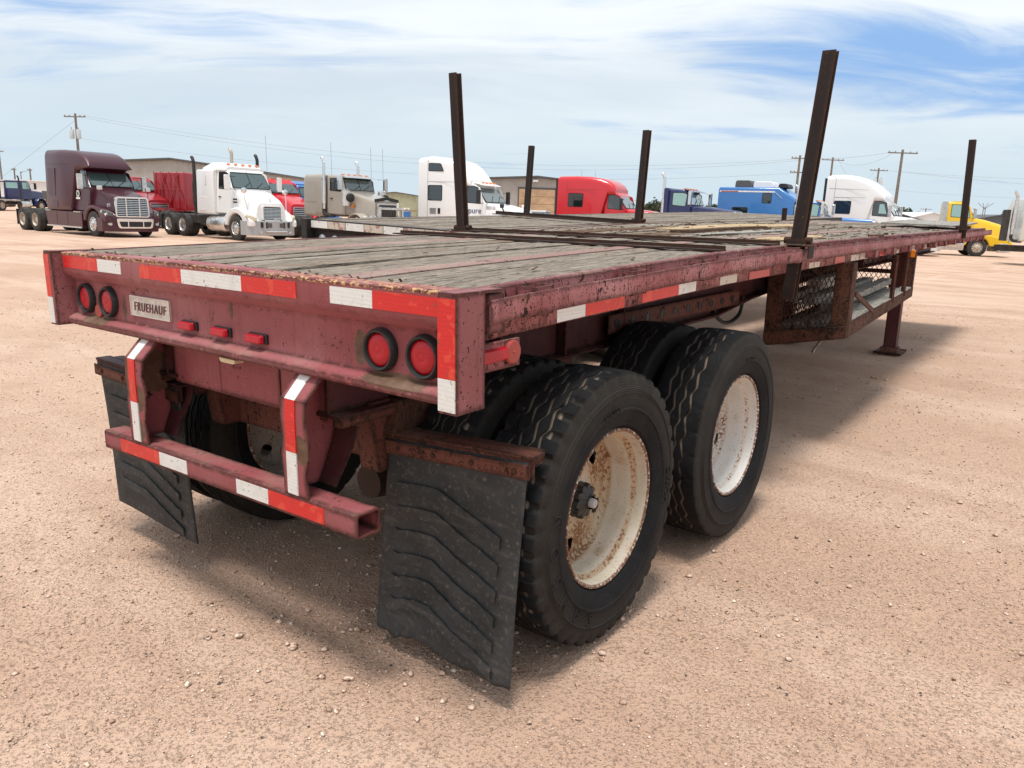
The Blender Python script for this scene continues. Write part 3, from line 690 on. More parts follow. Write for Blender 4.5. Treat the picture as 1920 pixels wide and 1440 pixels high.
# side rails, rub rails, stake pockets
for side in (0, 1):
    def mx(x): return x if side == 0 else -WD - x
    pf = [(-.102, 1.384), (-.075, 1.384), (-.069, 1.378), (-.069, 1.236), (-.073, 1.230), (-.105, 1.230), (-.105, 1.238), (-.077, 1.238), (-.077, 1.377), (-.102, 1.377)]
    g = G().prism([(mx(a), b_) for a, b_ in pf], 1, .124, LEN, 60).warp(sag)
    sr = g.build('side_rail', M_SIDE, TR, smooth=35)
    g = G().prism([(mx(a), b_) for a, b_ in rpoly([(0, 1.297), (.011, 1.297), (.011, 1.364), (0, 1.364)], .003, 2)], 1, .135, LEN + .02, 90)
    g.warp(lambda x, y, z: (x + .002 * math.sin(y * 2.3) + .0015 * math.sin(y * 7.1), y, z + DZ(x, y)))
    g.build('rub_rail', M_SIDE if side == 0 else M_DARKSTEEL, TR, smooth=35)
    G().box(mx(-.068), mx(-.0005), .137, .205, 1.268, 1.377).warp(sag).build('stake_pocket', M_POST, TR, bevel=.003)
    for i in range(19):
        y = .40 + i * .60
        if y > LEN - .1: break
        if side == 1 and i % 2: continue
        g = G(); h0 = 1.240 if y > 4 else 1.288; h1 = 1.375
        for a, b_, c, d in ((-.068, -.001, -.052, -.046), (-.068, -.001, .046, .052), (-.0085, -.001, -.046, .046)):
            g.box(mx(a), mx(b_), y + c, y + d, h0, h1)
        g.warp(sag); g.build('stake_pocket', M_SIDE, TR, bevel=.002)
# side tape: two fresh pairs near the rear, old peeling ones further on
def stape(y0, y1, z0, z1, m_):
    G().prism([(-.0695, z0), (-.0672, z0), (-.0672, z1), (-.0695, z1)], 1, y0, y1, 4).warp(sag).build('reflective_tape', m_, TR)
stape(.572, .742, 1.235, 1.283, M_TWHITE); stape(.744, 1.012, 1.235, 1.283, M_TRED)
stape(1.15, 1.466, 1.235, 1.276, M_TRED); stape(1.468, 1.636, 1.235, 1.276, M_TWHITE)
y = 1.9; k = 0; random.seed(3)
while y < LEN - .3:
    w = random.uniform(.17, .30); stape(y, y + w, 1.234, 1.274 + random.uniform(-.012, .004), (M_TOLD, M_TOLDR, M_TOLD)[k % 3]); y += w + random.choice((.03, .16, .34)); k += 1
# side marker plate
g = G().box(-.076, -.062, .124, .365, 1.142, 1.228); pl = g.build('marker_plate', M_SIDE, TR, bevel=.003)
G().hexa([(-.062, .15, 1.172), (-.040, .155, 1.172), (-.040, .285, 1.176), (-.062, .29, 1.176)], [(-.062, .15, 1.212), (-.044, .155, 1.208), (-.044, .285, 1.208), (-.062, .29, 1.212)]).build('marker_lens', M_LENS, pl, bevel=.004)
G().lathe([(0, .036), (.008, .036), (.012, .032), (.012, .005), (.015, .004)], 0, (-.060, .318, 1.190), 24, cap1=True).build('round_reflector', M_REFLECTOR, pl, smooth=40)

# ------------------------------------------------------------------ wheels
def tyre_mesh(kind):
    seg = 240; cols = []
    half = [(.098, .300), (.122, .318), (.136, .355), (.1385, .374), (.1425, .378), (.1425, .384), (.1395, .388), (.140, .405), (.138, .440), (.1405, .4435), (.1365, .447), (.1385, .4505), (.1345, .454), (.1362, .4575), (.132, .461), (.131, .468), (.129, .484), (.126, .500), (.119, .5155), (.094, .5185)]
    for x, r in half: cols.append((-x, r, 0, 0, 0))
    for gx, ph in ((-.058, 0), (-.0195, 4), (.0195, 0), (.058, 4)):
        for dx, dr in ((-.0072, 0), (-.0045, -.013), (.0045, -.013), (.0072, 0)):
            cols.append((gx + dx, .5185 + dr + (.0015 if abs(gx) < .03 else 0), 1, ph, 0))
    for x, r in half[::-1]: cols.append((x, r, 0, 0, 0))
    k = len(cols); vs = []; fs = []
    tri = [0, .25, .5, .75, 1, 1, .5, 0]
    for s_ in range(seg):
        th = 2 * PI * s_ / seg
        for c, (x, r, zg, ph, _) in enumerate(cols):
            if zg: x = x + .015 * (tri[(s_ + ph) % 8] - .5) * (1 if kind == 'lug' else .85)
            ax = abs(x)
            if not zg and r > .48:
                if kind == 'lug':
                    if s_ % 6 in (0, 1):
                        if .091 < ax < .122: r -= .017
                        elif (.122 < ax < .131): r -= .006; x *= .965
                elif s_ % 8 == 0 and .10 < ax < .122: r -= .010
            vs.append((x, r * math.cos(th), r * math.sin(th)))
    for s_ in range(seg):
        t2 = (s_ + 1) % seg
        for c in range(k - 1): fs.append((s_ * k + c, t2 * k + c, t2 * k + c + 1, s_ * k + c + 1))
    me = G().add(vs, fs).mesh('tyre', M_TYRE, 28); return me
TM = {'lug': tyre_mesh('lug'), 'rib': tyre_mesh('rib')}
def rim_mesh():
    g = G(); n = 96
    prof = [(.098, .303), (.112, .306), (.117, .303), (.117, .297), (.109, .289), (.074, .286), (.066, .283), (.060, .276), (.054, .269), (.045, .266), (.0, .264), (-.045, .262), (-.058, .255), (-.064, .243)]
    g.lathe(prof, 0, (0, 0, 0), n)
    # barrel behind the disc, open to the other side
    g.lathe([(-.064, .243), (-.090, .252), (-.118, .262), (-.122, .303)], 0, (0, 0, 0), n)
    # disc with hand holes
    rs = np.linspace(.245, .070, 22); vs = []; fs = []; nn = 150
    for i, r in enumerate(rs):
        xx = -.064 + .030 * (1 - (r - .07) / .175) ** 1.0 * (1 if r > .13 else 1)
        for k in range(nn): q = 2 * PI * k / nn; vs.append((xx, r * math.cos(q), r * math.sin(q)))
    for i in range(len(rs) - 1):
        rm = (rs[i] + rs[i + 1]) / 2
        for k in range(nn):
            q = 2 * PI * (k + .5) / nn; y, z = rm * math.cos(q), rm * math.sin(q); hole = False
            for h in range(5):
                a = rad(72 * h + 118); hole |= (y - .192 * math.cos(a)) ** 2 + (z - .192 * math.sin(a)) ** 2 < .034 ** 2
            if not hole: fs.append((i * nn + k, i * nn + (k + 1) % nn, (i + 1) * nn + (k + 1) % nn, (i + 1) * nn + k))
    g.add(vs, fs)
    return g.mesh('wheel', M_RIM, 40)
RM = rim_mesh(); RM2 = RM.copy(); RM2.materials.clear(); RM2.materials.append(M_RIM2)
def hub_mesh():
    g = G(); n = 80; prof = [(-.05, .068, 0), (-.02, .068, 0), (-.014, .064, .12), (.006, .060, .15), (.012, .040, .05), (.020, .030, 0), (.030, .026, 0)]
    vs = []; fs = []
    for a, r, am in prof:
        for k in range(n):
            q = 2 * PI * k / n; rr = r * (1 + am * (abs(math.cos(q * 5)) * 2 - 1)); vs.append((a, rr * math.cos(q), rr * math.sin(q)))
    for i in range(len(prof) - 1):
        for k in range(n): fs.append((i * n + k, i * n + (k + 1) % n, (i + 1) * n + (k + 1) % n, (i + 1) * n + k))
    return g.add(vs, fs).mesh('hub', M_HUB, 30)
HM = hub_mesh()
CM = G().lathe([(.024, .019), (.044, .018), (.047, .016), (.047, .0001)], 0, (0, 0, 0), 24).mesh('hub_cap', M_HUBCAP, 40)
DM = G().lathe([(-.06, .19), (-.16, .19), (-.17, .18), (-.17, .09), (-.26, .085)], 0, (0, 0, 0), 40, cap1=True).mesh('brake_drum', M_DRUM, 40)
Y1, Y2, RW = .8916, 2.1246, .5207
def wheel(xc, yc, flip, kind, spin, hub):
    w = link('wheel', RM if kind == 'lug' else RM2, TR); w.location = (xc, yc, RW); w.rotation_euler = (spin, 0, PI if flip else 0)
    ty = link('tyre', TM[kind], w)
    if hub: link('hub', HM, w); link('hub_cap', CM, w)
    else: link('brake_drum', DM, w)
    return w, ty
for yc, kind in ((Y1, 'lug'), (Y2, 'rib')):
    w, ty = wheel(-.130, yc, False, kind, 0 if kind == 'lug' else rad(70), kind == 'lug')
    if kind == 'lug':
        def arc(s, phi0, r0, size, nm='lettering'):
            def fn(u, v, q):
                ph = rad(phi0) - u / r0; r = r0 + v
                return (interp(r, [(.355, .136), (.405, .140), (.44, .137), (.468, .130)]) + .0012 + q, r * math.cos(ph), r * math.sin(ph))
            link(nm, text_mesh(s, size, .003, M_TYRE, fn), w)
        
        for i, ch_ in enumerate('SAMSON'): arc(ch_, 207 - (i - 2.5) * 15.5, .410, .068, 'letter')
        arc('GL272A', -2, .418, .050); arc('11R22.5', 100, .39, .034)
    else:
        def arc2(s, phi0, r0, size):
            def fn(u, v, q):
                ph = rad(phi0) - u / r0 - rad(70); r = r0 + v
                return (.1405 + q, r * math.cos(ph), r * math.sin(ph))
            link('lettering', text_mesh(s, size, .0025, M_TYRE, fn), w)
        arc2('11R 22.5', 85, .385, .034)
    wheel(-.470, yc, True, kind, 1.0, False)
    wheel(-2.310, yc, True, 'rib', .4, True); wheel(-1.970, yc, False, 'rib', .9, False)
    ax = G(); ax.tube([(-2.2, yc, RW), (-.24, yc, RW)], .065, 14); ax.build('axle', M_RUST, TR, smooth=40)
for yc in (Y1, Y2):                                             # brake chambers and their rods, air lines
    for xc in (-1.48, -.96):
        bc = G().lathe([(-.09, .02), (-.085, .07), (-.01, .082), (.01, .082), (.05, .075), (.16, .07), (.17, .03)], 1, (xc, yc - .26, .50), 18, True, True).build('brake_chamber', M_DRUM, TR, smooth=40)
        G().tube([(xc, yc - .1, .50), (xc, yc + .05, .48)], .012, 6).build('push_rod', M_RUST, bc)
        G().tube(curve([(xc, yc - .3, .57), (xc + .05, yc - .35, .72), (-1.2, yc - .2, .86)]), .010, 6).build('brake_hose', M_BLACK, bc, smooth=60)
# suspension: hangers, leaf springs, rocker
for xc in (-1.70, -.72):
    for y in (.40, 1.508, 2.70):
        G().prism([(y - .10, .93), (y + .10, .93), (y + .06, .66), (y - .06, .66)], 0, xc - .05, xc + .05).build('spring_hanger', M_RUSTRED, TR, bevel=.004)
    for y in (Y1, Y2):
        for k in range(4):
            L = .50 - k * .09
            G().tube([(xc, y + L * q, .665 - .022 * k - .055 * q * q * 0 - .05 * (1 - q * q) + .02) for q in (-1, -.5, 0, .5, 1)], .018, 6).build('leaf_spring', M_RUST, TR)
G().beam((-1.75, .47, .715), (-.10, .47, .735), .10, .12).build('rear_cross_beam', M_RUSTRED, TR, bevel=.005)
G().prism([(.36, .80), (.58, .80), (.58, .93), (.40, .93)], 0, -.80, -.62).build('hanger_bracket', M_RUST, TR, bevel=.006)
G().tube(curve([(-.68, 3.3, 1.02), (-.68, 3.36, .94), (-.68, 3.5, .875), (-.68, 3.66, .865), (-.68, 3.8, .91), (-.68, 3.84, 1.02)]), .013, 8).build('air_hose', M_BLACK, TR, smooth=60)
G().tube([(-1.2, .35, 1.0), (-1.25, .6, .92), (-1.15, .9, .9), (-1.2, 1.4, .98)], .012, 8).build('air_hose', M_BLACK, TR, smooth=60)
G().lathe([(-.22, .0001), (-.2, .09), (.2, .09), (.22, .0001)], 0, (-1.2, 1.5, .95), 20).build('air_tank', M_BEAM, TR, smooth=40)
# mud flaps
def mud_flap(x0, x1, ytop, zt0, zt1, ybot, hgt, torn, brk):
    nu, nv = 48, 60; vs = []; fs = []; idx = {}
    def f(u, v):
        x = x0 + (x1 - x0) * u; zt = zt0 + (zt1 - zt0) * u
        y = ytop + (ybot - ytop) * v ** .8 + .007 * math.sin(u * 4 + 1) * v + .004 * math.sin(v * 5 + u * 2) * v
        return x - .02 * v * (1 - u), y, zt - hgt * v * torn(u)
    for j in range(nv + 1):
        for i in range(nu + 1): vs.append(f(i / nu, j / nv))
    for j in range(nv):
        for i in range(nu):
            a = j * (nu + 1) + i; fs.append((a, a + 1, a + nu + 2, a + nu + 1))
    fl = G().add(vs, fs).build('mud_flap', M_FLAP, TR, smooth=25)
    for k in range(6):                                           # raised chevron ribs
        L = []; v0 = .20 + k * .118
        for i in range(26):
            u = .10 + .78 * i / 25; dv = .24 * max(0, (u - .10) / .78 - .42); va, vb = v0 + dv, v0 + dv + .052
            if vb > .985: break
            pa, pb = Vector(f(u, va)), Vector(f(u, vb)); n_ = Vector((0, -1, 0))
            L.append([pa + n_ * .004, pb + n_ * .004, pb + n_ * .0106, pa + n_ * .0092])
        if len(L) > 3: G().loft(L).build('chevron_rib', M_FLAP, fl)
    s_ = fl.modifiers.new('thick', 'SOLIDIFY'); s_.thickness = .008; s_.offset = 1
    G().hexa([(x0 - .02, ytop - .006, zt0 - .055), (x1 + .015, ytop - .006, zt1 - .055), (x1 + .015, ytop - .014, zt1 - .055), (x0 - .02, ytop - .014, zt0 - .055)],
             [(x0 - .02, ytop - .006, zt0 - .005), (x1 + .015, ytop - .006, zt1 - .005), (x1 + .015, ytop - .014, zt1 - .005), (x0 - .02, ytop - .014, zt0 - .005)]).build('clamp_bar', M_RUSTRED, fl, bevel=.002)
    G().hexa([(x0 - .02, ytop - .004, zt0 + .012), (x1 + .02, ytop - .004, zt1 + .012), (x1 + .02, ytop + .065, zt1 + .012), (x0 - .02, ytop + .065, zt0 + .012)],
             [(x0 - .02, ytop - .004, zt0 + .022), (x1 + .02, ytop - .004, zt1 + .022), (x1 + .02, ytop + .065, zt1 + .022), (x0 - .02, ytop + .065, zt0 + .022)]).build('flap_bracket', brk, fl, bevel=.002)
    G().hexa([(x0 - .02, ytop + .001, zt0 - .05), (x1 + .02, ytop + .001, zt1 - .05), (x1 + .02, ytop + .011, zt1 - .05), (x0 - .02, ytop + .011, zt0 - .05)],
             [(x0 - .02, ytop + .001, zt0 + .012), (x1 + .02, ytop + .001, zt1 + .012), (x1 + .02, ytop + .011, zt1 + .012), (x0 - .02, ytop + .011, zt0 + .012)]).build('bracket_lip', brk, fl, bevel=.002)
    bo = G().lathe([(0, .010), (-.006, .010), (-.007, .007), (-.007, .0001)], 1, (0, 0, 0), 8).mesh('bolt', M_RUST)
    for q in (.08, .36, .64, .93): o = link('bolt', bo, fl); o.location = (x0 + (x1 - x0) * q, ytop - .013, zt0 + (zt1 - zt0) * q - .03)
def torn_r(u):
    return .93 + .006 * math.sin(u * 23) + .003 * math.sin(u * 57) + .030 * max(0, 1 - abs(u - .15) / .07) - (.030 if .24 < u < .46 else 0) * math.sin((u - .24) / .22 * PI) + .06 * u
def torn_l(u): return .985
mud_flap(-.645, -.03, .375, .79, .832, .30, .775, torn_r, M_RUSTRED)
mud_flap(-2.385, -1.70, .165, .868, .842, .20, .72, torn_l, M_BEAM)
G().beam((-1.72, .47, .74), (-.68, .47, .80), .05, .06).build('flap_support_bar', M_RUST, TR, bevel=.004)
G().beam((-.72, .455, .785), (-.04, .455, .822), .06, .05).build('flap_support_bar', M_RUST, TR, bevel=.004)
G().beam((-2.38, .25, .862), (-1.66, .25, .84), .06, .05).build('flap_support_bar', M_BEAM, TR, bevel=.004)
# landing gear
for xc in (-.55, -1.78):
    lg_ = G().box(xc - .068, xc + .068, 8.32, 8.46, .07, .75); lo = lg_.build('landing_leg', M_BEAM, TR, bevel=.006)
    G().box(xc - .085, xc + .085, 8.30, 8.48, .62, 1.3).build('leg_housing', M_BEAM, lo, bevel=.006)
    G().prism([(8.22, .004), (8.56, .004), (8.58, .03), (8.55, .018), (8.23, .018), (8.20, .03)], 0, xc - .15, xc + .15).build('foot_plate', M_RUSTRED, lo, bevel=.003)
    G().prism([(8.28, .018), (8.50, .018), (8.46, .075), (8.32, .075)], 0, xc - .09, xc + .09).build('foot_bracket', M_RUSTRED, lo, bevel=.003)
G().tube([(-1.78, 8.39, .95), (-.55, 8.39, .95)], .025, 8).build('leg_shaft', M_BEAM, TR)
G().beam((-.55, 8.5, .8), (-.75, 10.2, 1.1), .05, .05).build('leg_brace', M_BEAM, TR); G().beam((-1.78, 8.5, .8), (-1.65, 10.2, 1.1), .05, .05).build('leg_brace', M_BEAM, TR)
# dunnage rack under the right side
def rk(u, v, w): # u 0 inner..1 outer, v 0 rear..1 front, w height above floor 0..1
    y = 4.0 + 2.15 * v; zb = .695 + .105 * u + .11 * v; zt = 1.285
    return Vector((-.555 + .55 * u, y, zb + (zt - zb) * w))
def rbox(u0, u1, v0, v1, w0, w1):
    return G().hexa([rk(u0, v0, w0), rk(u1, v0, w0), rk(u1, v1, w0), rk(u0, v1, w0)], [rk(u0, v0, w1), rk(u1, v0, w1), rk(u1, v1, w1), rk(u0, v1, w1)])
rack = rbox(-.02, 1.0, -.006, .012, -.05, .13).build('board_rack', M_RUST, TR, bevel=.004)
for nm, a in (('rack_post', (-.02, .20, -.004, .006, .13, 1)), ('rack_post', (.80, 1.0, -.004, .006, .13, 1)), ('rack_post', (.985, 1.0, .006, .05, .13, 1)), ('rack_post', (.9, 1.0, .975, 1.0, .1, 1)), ('rack_post', (-.02, .04, .975, 1.0, .1, 1)),
              ('rack_rail', (.985, 1.004, .012, 1.0, -.05, .17)), ('rack_rail', (-.02, .01, .012, 1.0, -.05, .17)), ('rack_rail', (0, .9, .985, 1.0, -.05, .15)), ('rack_floor', (.01, .985, .012, .985, -.03, .0)), ('rack_rail', (-.02, .01, .012, 1.0, .9, 1))):
    rbox(*a).build(nm, M_RUST if nm != 'rack_floor' else M_DARKSTEEL, rack, bevel=.002)
G().beam(rk(.99, .62, .1), rk(.99, .62, 1), .02, .035).build('rack_bar', M_RUSTRED, rack); G().beam(rk(.99, .82, .1), rk(.99, .82, 1), .02, .035).build('rack_bar', M_RUSTRED, rack)
G().beam(rk(1.0, .06, .55), rk(1.0, .34, .12), .012, .035).build('rack_bar', M_RUSTRED, rack)
G().beam(rk(.5, .2, .98), rk(.1, .98, .75), .03, .05).build('rack_bar', M_RUST, rack); G().beam(rk(0, .3, .95), rk(0, .9, .2), .03, .05).build('rack_bar', M_RUST, rack)
def wire_mesh(P, Q, nu, nv):                      # expanded metal between two edges, P bottom line fn, u across v up
    g = G()
    for s_ in (1, -1):
        for i in range(-nv, nu + 1):
            a = None; pts = []
            for k in range(nv + 1):
                u = (i + k) if s_ > 0 else (nu - i - k)
                if 0 <= u <= nu: pts.append(P(u / nu, k / nv))
            if len(pts) > 1:
                for p, q in zip(pts, pts[1:]): g.beam(p, q, .0045, .0045, Q)
    return g
wire_mesh(lambda u, v: rk(.18 + .64 * u, .001, .13 + .87 * v), (0, 1, 0), 11, 6).build('wire_mesh', M_RUST, rack, kind='stuff')
wire_mesh(lambda u, v: rk(-.005, .02 + .96 * u, .13 + .87 * v), (1, 0, 0), 42, 6).build('wire_mesh', M_RUST, rack, kind='stuff')
wire_mesh(lambda u, v: rk(.02 + .9 * u, .99, .13 + .87 * v), (0, 1, 0), 12, 6).build('wire_mesh', M_RUST, rack, kind='stuff')
G().box(-.05, -.012, 6.09, 6.12, 1.235, 1.30).build('amber_marker', M_AMBER, rack, bevel=.006)
# front edge
G().box(-2.36, -.08, LEN - .05, LEN, 1.2, 1.378).warp(sag).build('front_beam', M_SIDE, TR, bevel=.004)

# ------------------------------------------------------------------ things on, in and beside the trailer (trailer coordinates)
def tthing(o, label, cat, group=None):
    o.matrix_world = MT @ o.matrix_world; return tag(o, label, cat, group)
random.seed(21)
blabels = ['pale grey board lying lowest on the outer side of the rack under the trailer', 'second board from the outer side on the rack floor', 'third grey board in from the outer side of the rack', 'fourth board of the bottom layer in the rack', 'innermost board of the bottom layer in the rack',
           'upper grey board leaning on the stack, nearest the rack bars', 'board on top of the stack in the middle of the rack', 'short wooden block on top of the boards behind the rear wire mesh', 'thick warped board highest in the rack against the inner mesh']
bspec = [(.94, .02, .97, .03, .11), (.77, .02, .95, .05, .11), (.60, .03, .96, .08, .11), (.42, .02, .97, .08, .12), (.22, .03, .97, .08, .12), (.70, .05, .90, .30, .10), (.46, .06, .82, .38, .10), (.55, .02, .45, .62, .14), (.24, .05, .72, .45, .16)]
for (u, v0, v1, w, hh), lb in zip(bspec, blabels):
    a = rk(u - .015, v0, w + .02); b_ = rk(u + random.uniform(-.03, .02), v1, w + .02 + random.uniform(-.01, .03))
    g = G(); g.beam(a + Vector((0, 0, .03)), b_ + Vector((0, 0, .03)), .085, .05 if hh < .13 else .07)
    tthing(g.build('wooden_board', M_WOODB, None, bevel=.003), lb, 'board', 'boards in the trailer rack')
tthing(G().beam((-.22, 4.35, .755), (-.30, 4.30, .60), .03, .012).build('wood_splinter', M_WOODB), 'broken grey splinter hanging through the floor of the rack', 'splinter')
# stakes
def stake(base, top, lower, label, roller=True, sx=.034, sy=.026):
    t_ = thing('steel_stake', label, 'stake', MT @ Matrix.Translation(base), 'steel stakes along the trailer edges')
    B, T = Vector((0, 0, -lower)), Vector(top) - Vector(base)
    d = T.normalized(); B = d * (-lower)
    g = G(); x = Vector((1, 0, 0)); y = Vector((0, 1, 0))
    # H section: two flanges and a web
    def rect(a, b_, c, e): return [p + x * i + y * j for p in (B, T) for i, j in ((a, c), (b_, c), (b_, e), (a, e))]
    for (a, b_, c, e) in ((-sx, sx, -sy - .004, -sy + .006), (-sx, sx, sy - .006, sy + .004), (-.006, .012, -sy + .006, sy - .006)):
        q = rect(a, b_, c, e); g.hexa(q[:4], q[4:])
    g.build('post', M_DARKSTEEL, t_, bevel=.002)
    if roller:
        g = G()
        for s_ in (-1, 1): g.tube([(s_ * .055 - .018, 0, .02), (s_ * .055 + .018, 0, .02)], .02, 10)
        g.box(-.05, .05, -.036, .036, -.004, .028)
        g.build('roller', M_DARKSTEEL, t_, smooth=40)
    return t_
s1 = stake((-.030, 2.85, 1.440), (.042, 2.85, 2.418), .30, 'tall dark steel stake on the near right edge of the trailer, beside the wheels')
g = G().box(-.06, .075, -.05, .05, -.010, .0); g.box(.068, .078, -.045, .045, -.075, -.001); g.build('clamp', M_DARKSTEEL, s1, bevel=.006)
s2 = stake((-2.40, 2.80, 1.442), (-2.476, 2.80, 2.515), .2, 'tall dark steel stake in front of the white sleeper truck with 8010')
g = G().box(-.075, .075, -.06, .06, -.016, -.004); g.build('clamp', M_DARKSTEEL, s2, bevel=.004)
s3 = stake((.012, 8.50, 1.452), (-.016, 8.50, 2.405), .10, 'dark steel stake near the front right corner of the trailer, before the yellow truck')
G().box(-.05, .05, -.05, .05, -.012, .0).build('clamp', M_DARKSTEEL, s3)
s4 = stake((-2.42, 5.48, 1.483), (-2.412, 5.55, 2.362), .2, 'dark steel stake between the bright red truck and the navy truck', True)
s5 = stake((-2.42, 9.83, 1.496), (-2.42, 9.83, 1.66), .2, 'short stub of a stake in front of the sky blue sleeper box', False, .028, .024)
# cross rails on the deck: two steel angles
def crail(a, b_, label):
    g = G(); pts = [Vector(a).lerp(Vector(b_), i / 10) for i in range(11)]
    for p in pts: p.z = ZD + DZ(p.x, p.y) + .002
    for p, q in zip(pts, pts[1:]):
        g.beam(p + Vector((0, 0, .004)), q + Vector((0, 0, .004)), .075, .008); g.beam(p + Vector((0, .034, .013)), q + Vector((0, .034, .013)), .008, .022)
    return tthing(g.build('steel_angle_rail', M_DARKSTEEL), label, 'steel rail', 'steel rails across the deck')
crail((-2.46, 2.20, 0), (-.09, 1.95, 0), 'steel angle lying across the deck, the one nearer the trailer rear')
crail((-2.46, 2.78, 0), (-.09, 2.70, 0), 'steel angle lying across the deck between the two tall stakes')
# worn patches of deck
random.seed(8)
def patch(pts, z, mat, nm, par=TR):
    k = len(pts); top = []
    P = []
    for i in range(k):
        a = Vector(pts[i]); b_ = Vector(pts[(i + 1) % k])
        for j in range(5): P.append(a.lerp(b_, j / 5) + Vector((random.uniform(-.025, .025), random.uniform(-.06, .06))))
    g = G().prism([(p.x, p.y) for p in P], 2, ZD - .02, z); g.warp(sag); return g.build(nm, mat, par)
patch([(-1.62, 4.25), (-1.22, 4.4), (-1.24, 6.9), (-1.5, 7.3), (-1.75, 6.3)], ZD + .012, M_WOODTAN, 'split_plank_face')
patch([(-1.27, 3.75), (-1.13, 3.85), (-1.17, 5.6), (-1.24, 5.5)], ZD + .024, M_WOODBR, 'broken_plank_edge')
patch([(-1.0, 3.55), (-.90, 3.6), (-.86, 5.2), (-.98, 5.4)], ZD + .009, M_WOODB, 'broken_plank_edge')
patch([(-1.9, 3.2), (-1.65, 3.3), (-1.7, 4.6), (-1.85, 4.9)], ZD + .007, M_WOODBR, 'broken_plank_edge')
patch([(-1.35, 3.1), (-1.1, 3.05), (-1.05, 3.7), (-1.3, 3.8)], ZD + .006, M_WOODBR, 'broken_plank_edge')
patch([(-.50, 3.4), (-.28, 3.3), (-.3, 4.3), (-.46, 4.5)], ZD + .006, M_WOODTAN, 'split_plank_face')
def splinters():
    g = G()
    for i in range(520):
        if i < 60: x, y = random.uniform(-2.3, -.12), .105 + random.random() ** 2 * .06; L = random.uniform(.005, .02); h = random.uniform(.001, .004)
        elif i < 440: x, y = random.uniform(-2.3, -.12), random.uniform(3.0, 8.5); L = random.uniform(.03, .16); h = random.uniform(.001, .006)
        else: x, y = random.uniform(-2.3, -.12), random.uniform(.4, 10.5); L = random.uniform(.02, .07); h = random.uniform(.001, .003)
        a = random.gauss(0, .3) if y > .25 else random.uniform(0, 6); z = ZD + DZ(x, y) + .003
        w = random.uniform(.003, .010)
        if random.random() < .10 and y > 4.5: h += .018
        d = Vector((math.sin(a) * L, math.cos(a) * L, random.uniform(-.002, .010)))
        g.beam((x, y, z), Vector((x, y, z)) + d, w, h)
    return g.build('wood_splinters', M_WOODBR, TR, kind='stuff')
splinters()
o = G().box(-.95, -.10, 9.0, 10.6, 0, .02).warp(lambda x, y, z: (x, y, z + ZD + DZ(x, y) + .03 + .02 * (y - 9))).build('plywood_panel', M_WOODB, None, bevel=.003)
tthing(o, 'flat grey plywood sheet lying on the front end of the deck', 'panel')

# ------------------------------------------------------------------ the other flatbed, close on the left
a2 = rad(-2.0)
T2M = MT @ Matrix.Translation((-5.15, 3.55, 1.465)) @ Matrix(((math.cos(a2), -math.sin(a2), 0, 0), (math.sin(a2), math.cos(a2), 0, 0), (0, 0, 1, 0), (0, 0, 0, 1))) @ Matrix.Rotation(rad(1.58), 4, 'Y') @ Matrix.Rotation(rad(.75), 4, 'X')
T2 = thing('flatbed_trailer', 'black framed flatbed trailer with pale wooden deck, parked beyond the maroon one', 'trailer', T2M)
W2 = 2.35
pr2 = [(.06, 0), (.0, 0), (.0, -.085), (.05, -.115), (.05, -.26), (.01, -.30), (.01, -.33), (.09, -.33), (.09, 0)]
G().prism(pr2, 0, .09, W2 - .09, 4).build('rear_channel', M_BLACKFRAME, T2, smooth=35)
for x0 in (0, W2 - .09): G().box(x0, x0 + .09, -.05, .09, -.36, .004).build('corner_post', M_BLACKFRAME, T2, bevel=.005)
for i, m_ in enumerate((M_TWHITE, M_TOLD, M_TWHITE, M_TOLD, M_TWHITE, M_TOLD, M_TOLD, M_TWHITE)): G().box(.10 + i * .27, .10 + i * .27 + .262, -.0025, .0, -.078, -.010).build('reflective_tape', m_, T2)
for x in (.22, .42, W2 - .4, W2 - .2): G().lathe([(0, .06), (-.015, .058), (-.02, .04), (-.02, .001)], 1, (x, .05, -.2), 20, cap1=True).build('tail_light', M_LENSCLEAR, T2, smooth=40)
ident = lambda x, y, z: (x, y, z)
for i in range(14): w = (W2 - .08) / 14; plank(.04 + w * i + .002, .04 + w * (i + 1) - .002, .09, 9.6, -.04, -.004 + random.uniform(-.004, .004), M_WOOD, T2, seg=24, fn=ident)
for x0 in (-.0, W2 - .035): G().box(x0, x0 + .035, .09, 9.6, -.16, -.001).build('side_rail', M_BLACKFRAME, T2, bevel=.003)
for x0 in (.66, W2 - .72): G().box(x0, x0 + .06, .1, 9.5, -.5, -.06).build('main_beam', M_BLACKFRAME, T2)
tm2 = G().lathe([(-.14, .30), (-.14, .45), (-.11, .51), (.11, .51), (.14, .45), (.14, .30)], 0, (0, 0, 0), 40).mesh('wheel', M_TRUCKTYRE, 40)
rm2 = G().lathe([(.13, .30), (.09, .27), (.06, .1), (.10, .08), (.10, .001)], 0, (0, 0, 0), 24).mesh('rim', M_TANRIM, 40)
for y in (1.2, 2.45):
    for x, fl in ((.14, 1), (.48, 1), (W2 - .48, 0), (W2 - .14, 0)):
        o = link('wheel', tm2, T2); o.location = (x, y, -.93); o.rotation_euler = (0, 0, PI if fl else 0); link('rim', rm2, o)
    G().tube([(.1, y, -.93), (W2 - .1, y, -.93)], .06, 10).build('axle', M_BLACKFRAME, T2)
for x in (.5, W2 - .5): G().box(x - .07, x + .07, 8.2, 8.34, -1.46, -.1).build('landing_leg', M_BLACKFRAME, T2); 
for x in (.75, W2 - .75): G().box(x - .06, x + .06, -.02, .06, -.85, -.30).build('bumper_leg', M_BLACKFRAME, T2)
G().box(.35, W2 - .35, -.03, .07, -.93, -.84).build('rear_bumper', M_BLACKFRAME, T2, bevel=.006)
